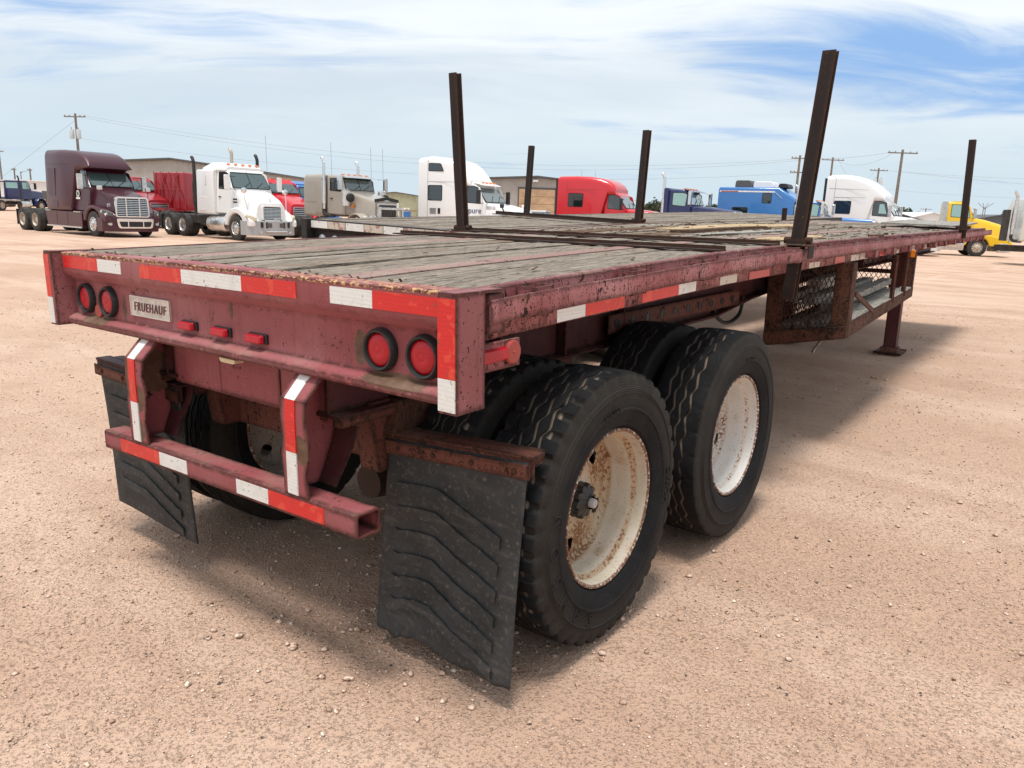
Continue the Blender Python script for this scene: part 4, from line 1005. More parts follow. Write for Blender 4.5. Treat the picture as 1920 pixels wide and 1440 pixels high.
s6 = thing('steel_stake', 'leaning dark stake on the far edge of the black flatbed, before the tan roller door', 'stake', MT @ Matrix.Translation((-5.0, 7.1, 1.51)), 'steel stakes along the trailer edges')
G().beam((0, 0, -.15), (.03, .06, .90), .07, .055, (0, 1, 0)).build('post', M_DARKSTEEL, s6, bevel=.002); G().box(-.06, .06, -.06, .06, -.015, .012).build('clamp', M_DARKSTEEL, s6)
g = G()
for p, q in (((-5.08, 6.52, 1.522), (-2.62, 5.76, 1.462)),): g.beam(p, q, .08, .01); g.beam(Vector(p) + Vector((0, .03, .02)), Vector(q) + Vector((0, .03, .02)), .008, .04)
tthing(g.build('steel_angle_rail', M_DARKSTEEL), 'steel angle lying across the deck of the black flatbed', 'steel rail')
# ------------------------------------------------------------------ parked trucks
def ring(x, zb, zt, wb, wt, r, n=3): return [(x, a, b) for a, b in rpoly([(-wb, zb), (wb, zb), (wt, zt), (-wt, zt)], r, n)]
TW1 = G().lathe([(-.14, .29), (-.145, .42), (-.12, .50), (-.10, .515), (.10, .515), (.12, .50), (.145, .42), (.14, .29)], 1, (0, 0, 0), 40).mesh('wheel', M_TRUCKTYRE, 35)
TW2 = G().lathe([(-.30, .29), (-.305, .42), (-.28, .50), (-.05, .515), (-.02, .46), (.02, .46), (.05, .515), (.28, .50), (.305, .42), (.30, .29)], 1, (0, 0, 0), 40).mesh('wheel', M_TRUCKTYRE, 35)
def rimF(mat):   # convex polished front rim with hand holes, outer side +y
    g = G(); g.lathe([(.13, .295), (.145, .285), (.12, .265), (.125, .20), (.15, .12), (.19, .11), (.20, .09), (.20, .001)], 1, (0, 0, 0), 32)
    return g.mesh('rim', mat, 40)
HOLE = G()
for i in range(10):
    a = 2 * PI * i / 10; HOLE.lathe([(.124, .0001), (.1265, .028), (.120, .030)], 1, (.232 * math.cos(a), 0, .232 * math.sin(a)), 8)
HOLE = HOLE.mesh('hand_holes', M_BLACK)
def rimR(mat): return G().lathe([(.30, .295), (.305, .285), (.27, .27), (.18, .26), (.15, .20), (.15, .13), (.24, .11), (.25, .001)], 1, (0, 0, 0), 32).mesh('rim', mat, 40)
RF = {'a': rimF(M_POLISH), 't': rimF(M_TANRIM)}; RR = {'a': rimR(M_POLISH), 't': rimR(M_TANRIM)}
def sidey(z, zb, zt, wb, wt): return wb + (wt - wb) * (z - zb) / (zt - zb)
def side_pair(nm, mat, par, poly, yf, off, th, bevel):
    r_ = []
    for s_ in (-1, 1):
        a = [(x, s_ * (yf(z) + off), z) for x, z in poly]; b_ = [(x, s_ * (yf(z) + off - th), z) for x, z in poly]; k = len(poly)
        r_.append(G().add(a + b_, [tuple(range(k)), tuple(range(k, 2 * k))[::-1]] + [(i, (i + 1) % k, k + (i + 1) % k, k + i) for i in range(k)]).build(nm, mat, par, bevel=bevel))
    return r_
def windows(t, poly, yf, mat, r=.06, frame=True, nm='side_window', clip=None):
    P_ = rpoly(poly, r)
    cx = sum(p[0] for p in poly) / len(poly); cz = sum(p[1] for p in poly) / len(poly)
    big = [(cx + (x - cx) * 1.0 + (.03 if x > cx else -.03), cz + (z - cz) + (.03 if z > cz else -.03)) for x, z in P_]
    for s_ in (-1, 1):
        def one(pl, off, th):
            a = [(x, s_ * (yf(z) + off), z) for x, z in pl]; b_ = [(x, s_ * (yf(z) + off - th), z) for x, z in pl]; k = len(pl)
            return G().add(a + b_, [tuple(range(k)), tuple(range(k, 2 * k))[::-1]] + [(i, (i + 1) % k, k + (i + 1) % k, k + i) for i in range(k)])
        w = one(P_, .012, .02).build(nm, mat, t)
        if frame: one(big, .006, .02).build('window_seal', M_BLACK, w)
def shield(t, xb, zb, wb, xt, zt, wt, mat=None, nm='windscreen', split=False):
    n = Vector((zt - zb, 0, xb - xt)).normalized(); B = Vector((xb, 0, zb)); T = Vector((xt, 0, zt)); Y = Vector((0, 1, 0))
    q = rpoly([(-wb, 0), (wb, 0), (wt, 1), (-wt, 1)], .09); K = len(q)
    def pts(s_, off): return [B.lerp(T, (v - .5) * s_ + .5) + Y * u * s_ + n * off for u, v in q]
    def slab(s_, o1, o2): return G().add(pts(s_, o1) + pts(s_, o2), [tuple(range(K)), tuple(range(K, 2 * K))[::-1]] + [(i, (i + 1) % K, K + (i + 1) % K, K + i) for i in range(K)])
    w = slab(1, .022, .0).build(nm, mat or M_SHIELD, t)
    slab(1.05, .014, -.02).build('window_seal', M_BLACK, w)
    if split: G().beam(B + n * .024, T + n * .024, .03, .012, n).build('divider', M_BLACK, w)
    for s_ in (-.45, .25): G().beam(B + Y * (s_ * wb) + n * .03, B.lerp(T, .35) + Y * ((s_ + .45) * wb) + n * .03, .02, .02).build('wiper', M_BLACK, w)
    # grey sun strip along the top of the glass
    G().add([B.lerp(T, .86) + Y * (-wt * 1.0) + n * .0235, B.lerp(T, .86) + Y * wt + n * .0235, B.lerp(T, .98) + Y * wt * .95 + n * .0235, B.lerp(T, .98) - Y * wt * .95 + n * .0235], [(0, 1, 2, 3)]).build('sun_strip', M_BLACK, w)
def stack(t, x, y, z0, z1, mat=M_CHROME, lean=1):
    s_ = G().tube(curve([(x, y, z0), (x, y, z1 - .35), (x - .01, y, z1 - .2), (x - .09 * lean, y, z1 - .03), (x - .15 * lean, y, z1)], 4), .072, 12).build('exhaust_stack', mat, t, smooth=40)
    G().tube([(x, y, z0 + .25), (x, y, z0 + 1.25)], .105, 14).build('heat_shield', mat, s_, smooth=40)
    G().tube(curve([(x, y, z0), (x, y, z0 - .15), (x + .12, y * .97, z0 - .28), (x + .5, y * .8, z0 - .3)], 4), .07, 10).build('exhaust_elbow', M_TRUCKFRAME, s_, smooth=40)
def mirror(t, x, z, w=1.34, mat=M_BLACK, h=.62, face=None):
    for s_ in (-1, 1):
        m_ = G().prism(rpoly([(s_ * w - .10, z - h / 2), (s_ * w + .10, z - h / 2), (s_ * w + .10, z + h / 2), (s_ * w - .10, z + h / 2)], .05), 0, x - .06, x + .07).build('mirror', mat, t, bevel=.012)
        g = G()
        for zz in (z + h * .42, z - h * .42): g.tube([(x, s_ * .9, zz - .02), (x, s_ * w, zz)], .016, 6)
        g.build('mirror_arm', M_BLACK if mat is not M_CHROME else M_CHROME, m_)
def lamps(t, x, z, w, n=5, mat=M_AMBER):
    me = G().prism(rpoly([(-.05, 0), (.05, 0), (.03, .06), (-.05, .06)], .02), 1, -.06, .06).mesh('roof_lamp', mat)
    for i in range(n): o = link('roof_lamp', me, t); o.location = (x, -w + 2 * w * i / (n - 1), z)
def fender(t, P, fx, xf, zf, w0, w1, xr=-.8, ztop=1.22):
    prof = [(xf, .62), (xf, zf), (xf - .15, zf + .16), (fx + .38, ztop - .06), (fx, ztop), (fx - .40, ztop - .08), (fx + xr, .98), (fx + xr, .62)]
    arch = [(fx + .62 * math.cos(a), .52 + .62 * math.sin(a)) for a in [PI - i * PI / 12 for i in range(13)]]
    arch = [(x, max(z, .62)) for x, z in arch]
    for s_ in (-1, 1): G().prism(prof + arch, 1, s_ * w0, s_ * w1).build('fender', P, t, bevel=.06)
def handle(t, x, z, y):
    for s_ in (-1, 1): G().box(x - .09, x + .09, s_ * (y + .01), s_ * (y + .035), z - .02, z + .02).build('door_handle', M_BLACK, t)
def chassis(t, xr0, xf, rear, fw, c, rim='a', frim='a'):
    for y in (-.43, .43): G().box(xr0, xf - .15, y - .04, y + .04, .62, .90).build('frame_rail', M_TRUCKFRAME, t)
    for x in rear:
        G().tube([(x, -.9, .52), (x, .9, .52)], .08, 8).build('axle', M_TRUCKFRAME, t)
        for s_ in (-1, 1):
            o = link('wheel', TW2, t); o.location = (x, s_ * .93, .515); r_ = link('rim', RR[rim], o)
            if s_ < 0: r_.rotation_euler = (0, 0, PI)
    for s_ in (-1, 1):
        o = link('wheel', TW1, t); o.location = (fw, s_ * 1.03, .515); r_ = link('rim', RF[frim], o); h_ = link('hand_holes', HOLE, o)
        if s_ < 0: r_.rotation_euler = (0, 0, PI); h_.rotation_euler = (0, 0, PI)
    G().tube([(fw, -.95, .52), (fw, .95, .52)], .07, 8).build('axle', M_TRUCKFRAME, t)
    G().prism(rpoly([(rear[0] - .5, .90), (rear[0] + 1.0, .90), (rear[0] + .9, 1.0), (rear[0] - .4, 1.0)], .03), 1, -.45, .45).build('fifth_wheel', M_TRUCKFRAME, t)
    for s_ in (-1, 1):
        if c.get('flaps', True): G().box(rear[0] - .66, rear[0] - .645, s_ * .62, s_ * 1.2, .25, .95).build('mud_flap', M_BLACK, t)
def tank(t, x0, x1, mat=M_POLISH, r=.33):
    for s_ in (-1, 1):
        k = G().lathe([(x0, .001), (x0 + .01, r * .9), (x0 + .05, r), (x1 - .05, r), (x1 - .01, r * .9), (x1, .001)], 0, (0, s_ * .92, .66), 24).build('fuel_tank', mat, t, smooth=40)
        for q in (.3, .7): x = x0 + (x1 - x0) * q; G().lathe([(x - .03, r + .001), (x - .03, r + .012), (x + .03, r + .012), (x + .03, r + .001)], 0, (0, s_ * .92, .66), 24).build('tank_strap', M_POLISH, k, smooth=40)
def antenna(t, x, y, z0, z1): G().tube([(x, y, z0), (x - .05, y, z1)], .006, 5).build('antenna', M_BLACK, t)
def seam(t, pts, yf, nm='door_seam', mat=M_BLACK, w=.010):
    for s_ in (-1, 1):
        g = G()
        for (x0, z0), (x1, z1) in zip(pts, pts[1:]): g.beam((x0, s_ * (yf(z0) + .001), z0), (x1, s_ * (yf(z1) + .001), z1), w, w, (0, 1, 0))
        g.build(nm, mat, t)
def truck(label, mat4, c):
    P = c['paint']; t = thing('semi_truck', label, 'truck', mat4); aero = c['kind'] == 'aero'
    xr, xt, zc, zr = c['xr'], c['xt'], c['zc'], c['zr']; wb, wt = c.get('cw', (1.03, .90) if aero else (.98, .90)); cz = c.get('cz', 1.0)
    cy = lambda z: sidey(z, cz, zr, wb, wt)
    # cab
    G().loft([ring(xr, cz, zr - .03, wb, wt, .10), ring(xr + .12, cz, zr, wb, wt, .12), ring(xt - .08, cz, zr, wb, wt, .13), ring(xt, cz, zr - .05, wb, wt - .01, .13), ring(.02, cz, zc, wb, wb - .05, .10)]).build('cab', P, t, smooth=38)
    sw = c.get('sw', 1.22)
    if 'sleeper' in c:
        st = c['sleeper']; szb = c.get('szb', .98)
        sl_ = G().loft([ring(x, zb if zb else szb, zt, w_, w2, r_, 4) for x, zt, w_, w2, r_, zb in st]).build('sleeper', P, t, smooth=38)
        sy = lambda z: sidey(z, szb, st[1][1], st[1][2], st[1][3])
        for poly, m_, rr in c.get('swin', ()): windows(sl_, poly, sy, m_, rr)
        for pts in c.get('sseam', ()): seam(sl_, pts, sy, 'panel_seam', M_ROOFTRIM, .012)
        for poly in c.get('shatch', ()): side_pair('hatch', P, sl_, rpoly(poly, .06), sy, .010, .02, .006)
    # door, glass
    d = side_pair('door', P, t, rpoly([(xr + .10, cz + .05), (-.10, cz + .05), (-.06, zc - .02), (xt * .55, zr - .22), (xt - .10, zr - .10), (xr + .10, zr - .10)], .05), cy, .012, .03, .006)[0]
    cyd = lambda z: cy(z) + .010
    windows(d, c.get('dwin', [(xr + .20, zc + .02), (-.22, zc - .02), (xt * .75, zr - .24), (xt - .12, zr - .17), (xr + .20, zr - .17)]), cyd, c.get('dglass', M_GLASS), .05)
    handle(d, xr + .30, zc - .35, cy(zc - .35) + .01)
    shield(t, .02, zc + .05, wb - .14, xt + .01, zr - .12, wt - .10, c.get('glass'), split=c.get('split', True))
    # hood
    hb = c.get('hb', .95); hd = G().loft([ring(x, zb if zb else hb, zt, w_, w_ * c.get('ht', .82), r_, 4) for x, zt, w_, r_, zb in c['hood']]).build('hood', c.get('hoodpaint', P), t, smooth=38)
    xh, zh, wh = c['hood'][-1][0], c['hood'][-1][1], c['hood'][-1][2]
    fw = c['fw']
    if aero: fender(t, P, fw, c['xf'] - .06, .86, .70, 1.17, -.85, c.get('ftop', 1.24))
    else:
        for s_ in (-1, 1):
            L = []
            for i in range(13):
                a = rad(-8 + i * 15.0); r = .66; L.append([(fw + (r + e) * math.cos(a) * 1.05, s_ * y, .50 + (r + e) * math.sin(a) * 1.18) for y, e in ((.80, -.03), (1.22, -.03), (1.24, .0), (1.18, .03), (.80, .045))])
            G().loft(L).build('fender', c.get('fpaint', P), t, smooth=40)
    # grille
    gz0, gz1, gw = c['grille']; gx = c.get('gx', xh)
    sur = G().prism(rpoly([(-gw, gz0), (gw, gz0), (gw * c.get('gt', 1.0), gz1), (-gw * c.get('gt', 1.0), gz1)], .12), 0, gx - .06, gx + .05).build('grille', c.get('gmat', M_CHROME), t, bevel=.012)
    G().prism(rpoly([(-gw + .07, gz0 + .06), (gw - .07, gz0 + .06), (gw * c.get('gt', 1.0) - .07, gz1 - .07), (-gw * c.get('gt', 1.0) + .07, gz1 - .07)], .08), 0, gx + .03, gx + .054).build('grille_recess', M_BLACK, sur)
    n = c.get('slats', 8)
    if c.get('vert'):
        sm = G().box(0, .03, -.022, .022, gz0 + .07, gz1 - .08).mesh('grille_slat', c.get('smat', M_POLISH))
        for i in range(n): o = link('grille_slat', sm, sur); o.location = (gx + .05, -gw + .13 + (2 * gw - .26) * i / (n - 1), 0)
    else:
        sm = G().hexa([(-.01, -gw + .075, -.016), (.020, -gw + .075, -.012), (.020, gw - .075, -.012), (-.01, gw - .075, -.016)], [(-.01, -gw + .075, .018), (.012, -gw + .075, .012), (.012, gw - .075, .012), (-.01, gw - .075, .018)]).mesh('grille_slat', c.get('smat', M_POLISH))
        for i in range(n): o = link('grille_slat', sm, sur); o.location = (gx + .048, 0, gz0 + .12 + (gz1 - gz0 - .26) * i / (n - 1))
        if c.get('gposts'):
            for y in (-gw * .38, gw * .38): G().box(gx + .05, gx + .085, y - .022, y + .022, gz0 + .05, gz1 - .06).build('grille_post', M_CHROME, sur)
    # bumper
    xf = c['xf']; b0, b1 = c.get('bump', (.30, .82)); bp = c.get('bpaint', P)
    pl = [(xf - .75, 1.20), (xf - .30, 1.20), (xf - .08, 1.0), (xf + .04, .55), (xf + .07, 0), (xf + .04, -.55), (xf - .08, -1.0), (xf - .30, -1.20), (xf - .75, -1.20), (xf - .75, -1.0), (xf - .25, -.7), (xf - .25, .7), (xf - .75, 1.0)] if aero else \
         [(xf - .25, 1.22), (xf - .06, 1.2), (xf, .9), (xf + .01, 0), (xf, -.9), (xf - .06, -1.2), (xf - .25, -1.22), (xf - .14, -.8), (xf - .14, .8)]
    bu = G().prism(pl, 2, b0, b1, 2).build('front_bumper', bp, t, bevel=.02)
    if c.get('lowgrille'):
        g_ = G().prism(rpoly([(-.72, b0 + .14), (.72, b0 + .14), (.80, b1 - .02), (-.80, b1 - .02)], .10), 0, xf + .02, xf + .095).build('lower_grille', M_CHROME, bu, bevel=.01)
        G().prism(rpoly([(-.62, b0 + .20), (.62, b0 + .20), (.70, b1 - .14), (-.70, b1 - .14)], .06), 0, xf + .08, xf + .099).build('lower_recess', M_BLACK, g_)
        for y in (-.32, .32): G().box(xf + .085, xf + .105, y - .02, y + .02, b0 + .2, b1 - .14).build('grille_post', M_CHROME, g_)
        for s_ in (-1, 1): G().prism(rpoly([(s_ * .93, .50), (s_ * 1.06, .50), (s_ * 1.06, .60), (s_ * .93, .60)], .03), 0, xf - .14, xf - .02).build('fog_lamp', M_LENSCLEAR, bu)
    if c.get('bull'):
        g_ = G().box(xf + .02, xf + .05, -.48, .48, b0 + .30, b1 - .05).build('plate_recess', M_BLACK, bu); G().box(xf + .04, xf + .06, -.42, .42, b0 + .33, b1 - .08).build('plate_holder', M_ROOFTRIM, g_)
        G().tube([(xf + .08, -.52, b0 + .17), (xf + .08, .52, b0 + .17)], .045, 10).build('tow_bar', M_CHROME, bu)
        for y in (-.66, .66): G().prism(rpoly([(y - .05, b1 - .28), (y + .05, b1 - .28), (y + .05, b1 - .04), (y - .05, b1 - .04)], .05), 0, xf, xf + .06).build('vent_slot', M_BLACK, bu)
        for y in (-.72, .72): G().lathe([(0, .05), (.04, .05), (.05, .03), (.05, .001)], 0, (xf + .02, y, b0 + .12), 12).build('fog_lamp', M_LENSCLEAR, bu)
    # headlamps
    for s_ in (-1, 1):
        if aero:
            hl = G().loft([[(xf - .50, s_ * 1.135, .93), (xf - .50, s_ * 1.135, 1.15), (xf - .46, s_ * 1.06, 1.16), (xf - .46, s_ * 1.06, .93)], [(xf - .22, s_ * 1.19, .88), (xf - .22, s_ * 1.19, 1.10), (xf - .16, s_ * .98, 1.10), (xf - .16, s_ * .98, .88)], [(xf + .0, s_ * .92, .86), (xf + .0, s_ * .92, 1.00), (xf + .01, s_ * .86, 1.00), (xf + .01, s_ * .86, .86)]]).build('headlamp', c.get('lampmat', M_BLACK), t, bevel=.02)
            for q in ((-.30, 1.185, 1.03), (-.14, 1.06, .95)): G().lathe([(0, .07), (.03, .05), (.035, .001)], 0, (xf + q[0], s_ * q[1], q[2]), 12).build('lamp_bulb', M_LENSCLEAR, hl)
        elif c.get('lamps', True): G().box(xh - .10, xh + .06, s_ * (wh * .82 + .06), s_ * (wh * .82 + .30), gz0 + .06, gz0 + .28).build('headlamp', M_CHROME, t, bevel=.02)
    chassis(t, c.get('xe', -6.2), xf, c['rear'], fw, c, c.get('rim', 'a'), c.get('frim', 'a'))
    if 'fair' in c:
        x0, x1 = c['fair']
        for s_ in (-1, 1):
            f_ = G().prism(rpoly([(x0, .98), (x0 + .18, .34), (x1, .34), (x1, .96)], .05), 1, s_ * .80, s_ * 1.20).build('side_fairing', P, t, bevel=.02)
            G().box(x0 + .15, x1, s_ * 1.19, s_ * 1.24, .30, .36).build('step_rail', M_POLISH, f_); G().box(x1 - .65, x1 - .05, s_ * .95, s_ * 1.225, .955, .99).build('step', M_POLISH, f_); G().box(x0 + .02, x0 + .55, s_ * .95, s_ * 1.225, .965, .99).build('step', M_POLISH, f_)
            for q in (.33, .62): x = x0 + (x1 - x0) * q; G().box(x - .006, x + .006, s_ * 1.195, s_ * 1.207, .38, .94).build('panel_seam', M_BLACK, f_)
    if 'tank' in c: tank(t, *c['tank'])
    mirror(t, c.get('mx', .05), c.get('mz', zc + .30), c.get('mw', 1.36), c.get('mmat', M_BLACK))
    if c.get('visor'):
        x, w_ = xt + .02, wt + .02
        G().loft([[(x - .12, -w_, zr + .02), (x + .32, -w_ + .08, zr - .10), (x + .33, -w_ + .08, zr - .12), (x - .12, -w_, zr - .02)], [(x - .12, w_, zr + .02), (x + .32, w_ - .08, zr - .10), (x + .33, w_ - .08, zr - .12), (x - .12, w_, zr - .02)]]).build('sun_visor', c.get('vmat', P), t, bevel=.01)
    if c.get('lamps5'): lamps(t, xt - .12, zr + .0, .72)
    for s_ in c.get('stacks', ()): stack(t, s_[0], s_[1], s_[2], s_[3], s_[4] if len(s_) > 4 else M_CHROME)
    for a in c.get('ant', ()): antenna(t, *a)
    return t, sl_ if 'sleeper' in c else None, d
def at_(x, y, deg): return place((x, y, -.012), rad(deg))
ZB = 1.30  # lower edge of roof fairings
# 1 dark maroon mid-roof
t1, s1_, d1 = truck('dark maroon sleeper truck with big chrome grille, at the far left', at_(-32.83, 14.95, 1.1), dict(kind='aero', paint=P_MAROON, xr=-1.35, xt=-.62, zc=2.02, zr=2.86, hb=.85, szb=.95,
    sleeper=[(-3.55, 3.40, 1.18, 1.10, .16, None), (-3.42, 3.55, 1.22, 1.12, .22, None), (-2.2, 3.55, 1.22, 1.08, .24, None), (-1.35, 3.50, 1.20, 1.02, .26, None), (-1.0, 3.44, 1.08, .98, .26, 2.62), (-.55, 3.30, 1.02, .92, .24, 2.72), (-.25, 3.05, .98, .88, .14, 2.78), (-.12, 2.88, .97, .90, .05, 2.80)],
    shatch=([(-3.25, 1.62), (-2.62, 1.62), (-2.62, 2.78), (-3.25, 2.78)], [(-2.9, 1.12), (-2.45, 1.12), (-2.45, 1.45), (-2.9, 1.45)]), sseam=([(-3.5, 2.95), (-1.5, 2.95)],),
    hood=[(0, 2.0, .96, .16, 1.0), (.55, 1.88, .93, .22, .9), (1.15, 1.74, .86, .24, .8), (1.42, 1.66, .80, .22, .75)], grille=(.82, 1.66, .74), gx=1.44, slats=9, gposts=True, gt=.94,
    fw=.45, xf=1.58, ftop=1.30, bump=(.24, .80), lowgrille=True, rear=(-6.1, -4.8), xe=-6.7, fair=(-3.75, -.42), mx=.0, mz=2.22, mw=1.36, mmat=M_POLISH, rim='t', lampmat=M_ROOFTRIM))
for z_, x0 in ((2.9, -3.66), (2.2, -3.62)): G().box(x0 - .1, x0 + .05, -.9, -.6, z_ - .25, z_ + .25).build('rear_bracket', M_TRUCKFRAME, t1)
me = G().lathe([(0, .14), (.004, .14), (.004, .001)], 1, (0, 0, 0), 20).mesh('door_decal', M_TEXTWHITE)
for s_ in (-1, 1):
    o = link('door_decal', me, t1); o.location = (-.95, s_ * 1.035, 1.73)
    G().lathe([(0, .085), (.003, .085), (.003, .001)], 1, (-.95, s_ * 1.041 if s_ > 0 else -1.044, 1.73), 16).build('decal_emblem', simple('green_emblem_%d' % s_, (.07, .16, .11), .5), t1)
    G().box(-1.13, -.77, s_ * 1.036, s_ * 1.041, 1.50, 1.58).build('decal_plate', M_TEXTWHITE, t1)
for s_ in (-1, 1):
    G().tube([(1.15, s_ * .82, 1.5), (.95, s_ * 1.0, 1.78), (.92, s_ * 1.02, 1.95)], .022, 6).build('hood_mirror_arm', M_BLACK, t1); G().prism(rpoly([(s_ * 1.02 - .1, 1.9), (s_ * 1.02 + .1, 1.9), (s_ * 1.02 + .1, 2.08), (s_ * 1.02 - .1, 2.08)], .05), 0, .86, .96).build('hood_mirror', M_POLISH, t1, bevel=.015)
    G().lathe([(0, .03), (.02, .02), (.02, .001)], 1, (-.12, s_ * 1.05, 1.32), 8).build('side_marker', M_AMBER, t1)
link('hood_lettering', text_mesh('LT1', .17, .004, M_TEXTWHITE, lambda u, v, w: (1.22 + u, -.85 - w, 1.30 + v)), t1)
# 2 white conventional with amber roof lamps
t2, s2_, d2 = truck('white sleeper truck with grey bumper and amber roof lamps, right of the maroon one', at_(-28.88, 19.06, -.9), dict(kind='aero', paint=P_WHITE, xr=-1.2, xt=-.45, zc=2.16, zr=3.02, hb=1.0, szb=1.05, cz=1.1,
    sleeper=[(-2.55, 2.92, 1.14, 1.10, .08, None), (-2.5, 2.96, 1.16, 1.12, .08, None), (-1.35, 2.96, 1.16, 1.12, .08, None), (-1.22, 2.94, 1.12, 1.08, .08, None)],
    shatch=([(-2.35, 1.2), (-1.75, 1.2), (-1.75, 1.8), (-2.35, 1.8)],), sseam=([(-1.85, 2.3), (-1.75, 2.3), (-1.75, 2.7)],),
    hood=[(0, 2.14, .97, .18, 1.1), (.5, 2.02, .95, .26, 1.0), (1.05, 1.80, .88, .28, .9), (1.38, 1.60, .78, .24, .82)], grille=(.86, 1.52, .50), gx=1.40, slats=8, gmat=P_WHITE, smat=M_POLISH,
    fw=.45, xf=1.62, ftop=1.40, bump=(.26, .86), bpaint=P_GREYB, bull=True, rear=(-5.0, -3.75), xe=-5.6, tank=(-1.75, -.35), mmat=P_WHITE, mx=.15, mz=2.42, mw=1.30, lamps5=True, lampmat=simple('hazed_lens', (.62, .55, .40), .3), stacks=((-3.0, -.95, 1.2, 3.5, M_TRUCKFRAME), (-2.75, .8, 1.2, 4.0, M_TANRIM), (-1.3, 1.18, 1.3, 3.7, M_BLACK)), split=True, ant=((.0, .8, 3.0, 4.5),)))
G().loft([ring(x, 2.9, z_, w_, w_ - .1, .1) for x, z_, w_ in ((-2.35, 3.10, .95), (-1.6, 3.28, .98), (-.9, 3.26, .98), (-.45, 3.08, .96))]).build('roof_cap', P_WHITE, t2, smooth=40)
lamps(t2, -.62, 3.17, .70)
for s_ in (-1, 1): G().tube([(1.1, s_ * .95, 1.3), (1.0, s_ * 1.02, 1.75), (.95, s_ * 1.02, 2.0)], .02, 6).build('hood_mirror_arm', M_CHROME, t2); G().lathe([(-.06, .05), (-.03, .12), (.03, .125), (.04, .001)], 0, (.95, s_ * 1.02, 2.1), 14).build('hood_mirror', M_CHROME, t2, smooth=40)
G().prism([(1.20, 1.66), (1.34, 1.62), (1.30, 1.74), (1.34, 1.82), (1.26, 1.80)], 1, -.03, .03).build('hood_ornament', M_CHROME, t2, bevel=.01)
link('lettering', text_mesh('MACK', .12, .004, M_TEXTWHITE, lambda u, v, w: (1.482 + w, .20 + u, .95 + v)), t2)
G().box(-3.6, -1.9, -1.0, -.7, .62, .98).build('battery_box', M_TRUCKFRAME, t2, bevel=.02)
for z_ in (1.72, 1.60): G().box(.10, .34, -1.0, -.955, z_ - .035, z_ + .035).build('hood_vent', M_BLACK, t2)
# 3 taupe conventional
t3, s3_, d3 = truck('taupe conventional truck with chrome stacks and orange roof lamps, left of the tall white sleeper', at_(-26.75, 23.38, 1.1), dict(kind='conv', paint=P_TAUPE, xr=-1.15, xt=-.22, zc=2.28, zr=2.98, cz=1.2, hb=1.2, szb=1.1, cw=(.98, .93),
    sleeper=[(-2.65, 2.92, 1.12, 1.08, .16, None), (-2.55, 3.02, 1.14, 1.10, .20, None), (-1.5, 3.02, 1.14, 1.10, .20, None), (-1.4, 2.96, 1.10, 1.06, .16, None)],
    shatch=([(-2.5, 1.75), (-1.75, 1.75), (-1.75, 2.72), (-2.5, 2.72)], [(-2.5, 1.2), (-1.75, 1.2), (-1.75, 1.6), (-2.5, 1.6)]), sseam=([(-2.12, 2.25), (-2.05, 2.25), (-2.05, 2.55)],),
    hood=[(0, 2.26, .92, .14, 1.2), (.6, 2.16, .88, .16, 1.1), (1.35, 1.98, .80, .18, 1.0), (1.72, 1.88, .76, .16, .95)], grille=(.95, 1.78, .62), gx=1.74, slats=9, vert=True, gmat=M_POLISH, smat=M_ROOFTRIM, ht=.88,
    fw=.95, xf=2.0, bump=(.40, .80), bpaint=M_CHROME, rear=(-5.1, -3.8), xe=-5.8, tank=(-1.6, -.3), mmat=M_CHROME, mx=.2, mz=2.62, mw=1.42, lamps5=True, visor=True, vmat=M_POLISH, stacks=((-1.28, -1.05, 1.45, 3.75), (-1.28, 1.05, 1.45, 3.65)), ant=((-.9, -.9, 2.9, 4.4), (-.2, .9, 2.9, 4.3), (.1, 1.38, 2.7, 4.3))))
for s_ in (-1, 1):
    a = G().lathe([(-.36, .15), (-.34, .2), (.34, .2), (.36, .15)], 2, (.28, s_ * 1.12, 1.95), 20, True, True).build('air_cleaner', M_POLISH, t3, smooth=40)
    G().lathe([(-.1, .19), (.06, .19), (.1, .12)], 0, (.55, s_ * 1.08, 1.98), 16, True, True).build('air_intake', M_BLACK, t3, smooth=40)
    G().box(.50, .60, s_ * .93, s_ * 1.0, 1.55, 1.70).build('side_marker', M_AMBER, t3)
G().prism([(-.72, 1.82), (0, 1.92), (.72, 1.82), (.72, 1.95), (0, 2.06), (-.72, 1.95)], 0, 1.70, 1.78).build('bug_deflector', M_BLACK, t3)
gg = G()
for y in (-.70, .70): gg.box(1.98, 2.06, y - .06, y + .06, .5, 1.62)
gg.box(1.99, 2.05, -.7, .7, 1.50, 1.60); gg.box(1.99, 2.05, -.7, .7, 1.12, 1.18); gg.build('grille_guard', M_POLISH, t3, bevel=.01)
for s_ in (-1, 1): G().tube(curve([(2.0, s_ * .76, 1.12), (1.9, s_ * 1.2, 1.14), (1.5, s_ * 1.3, 1.0)], 4), .035, 8).build('guard_wing', M_POLISH, t3)
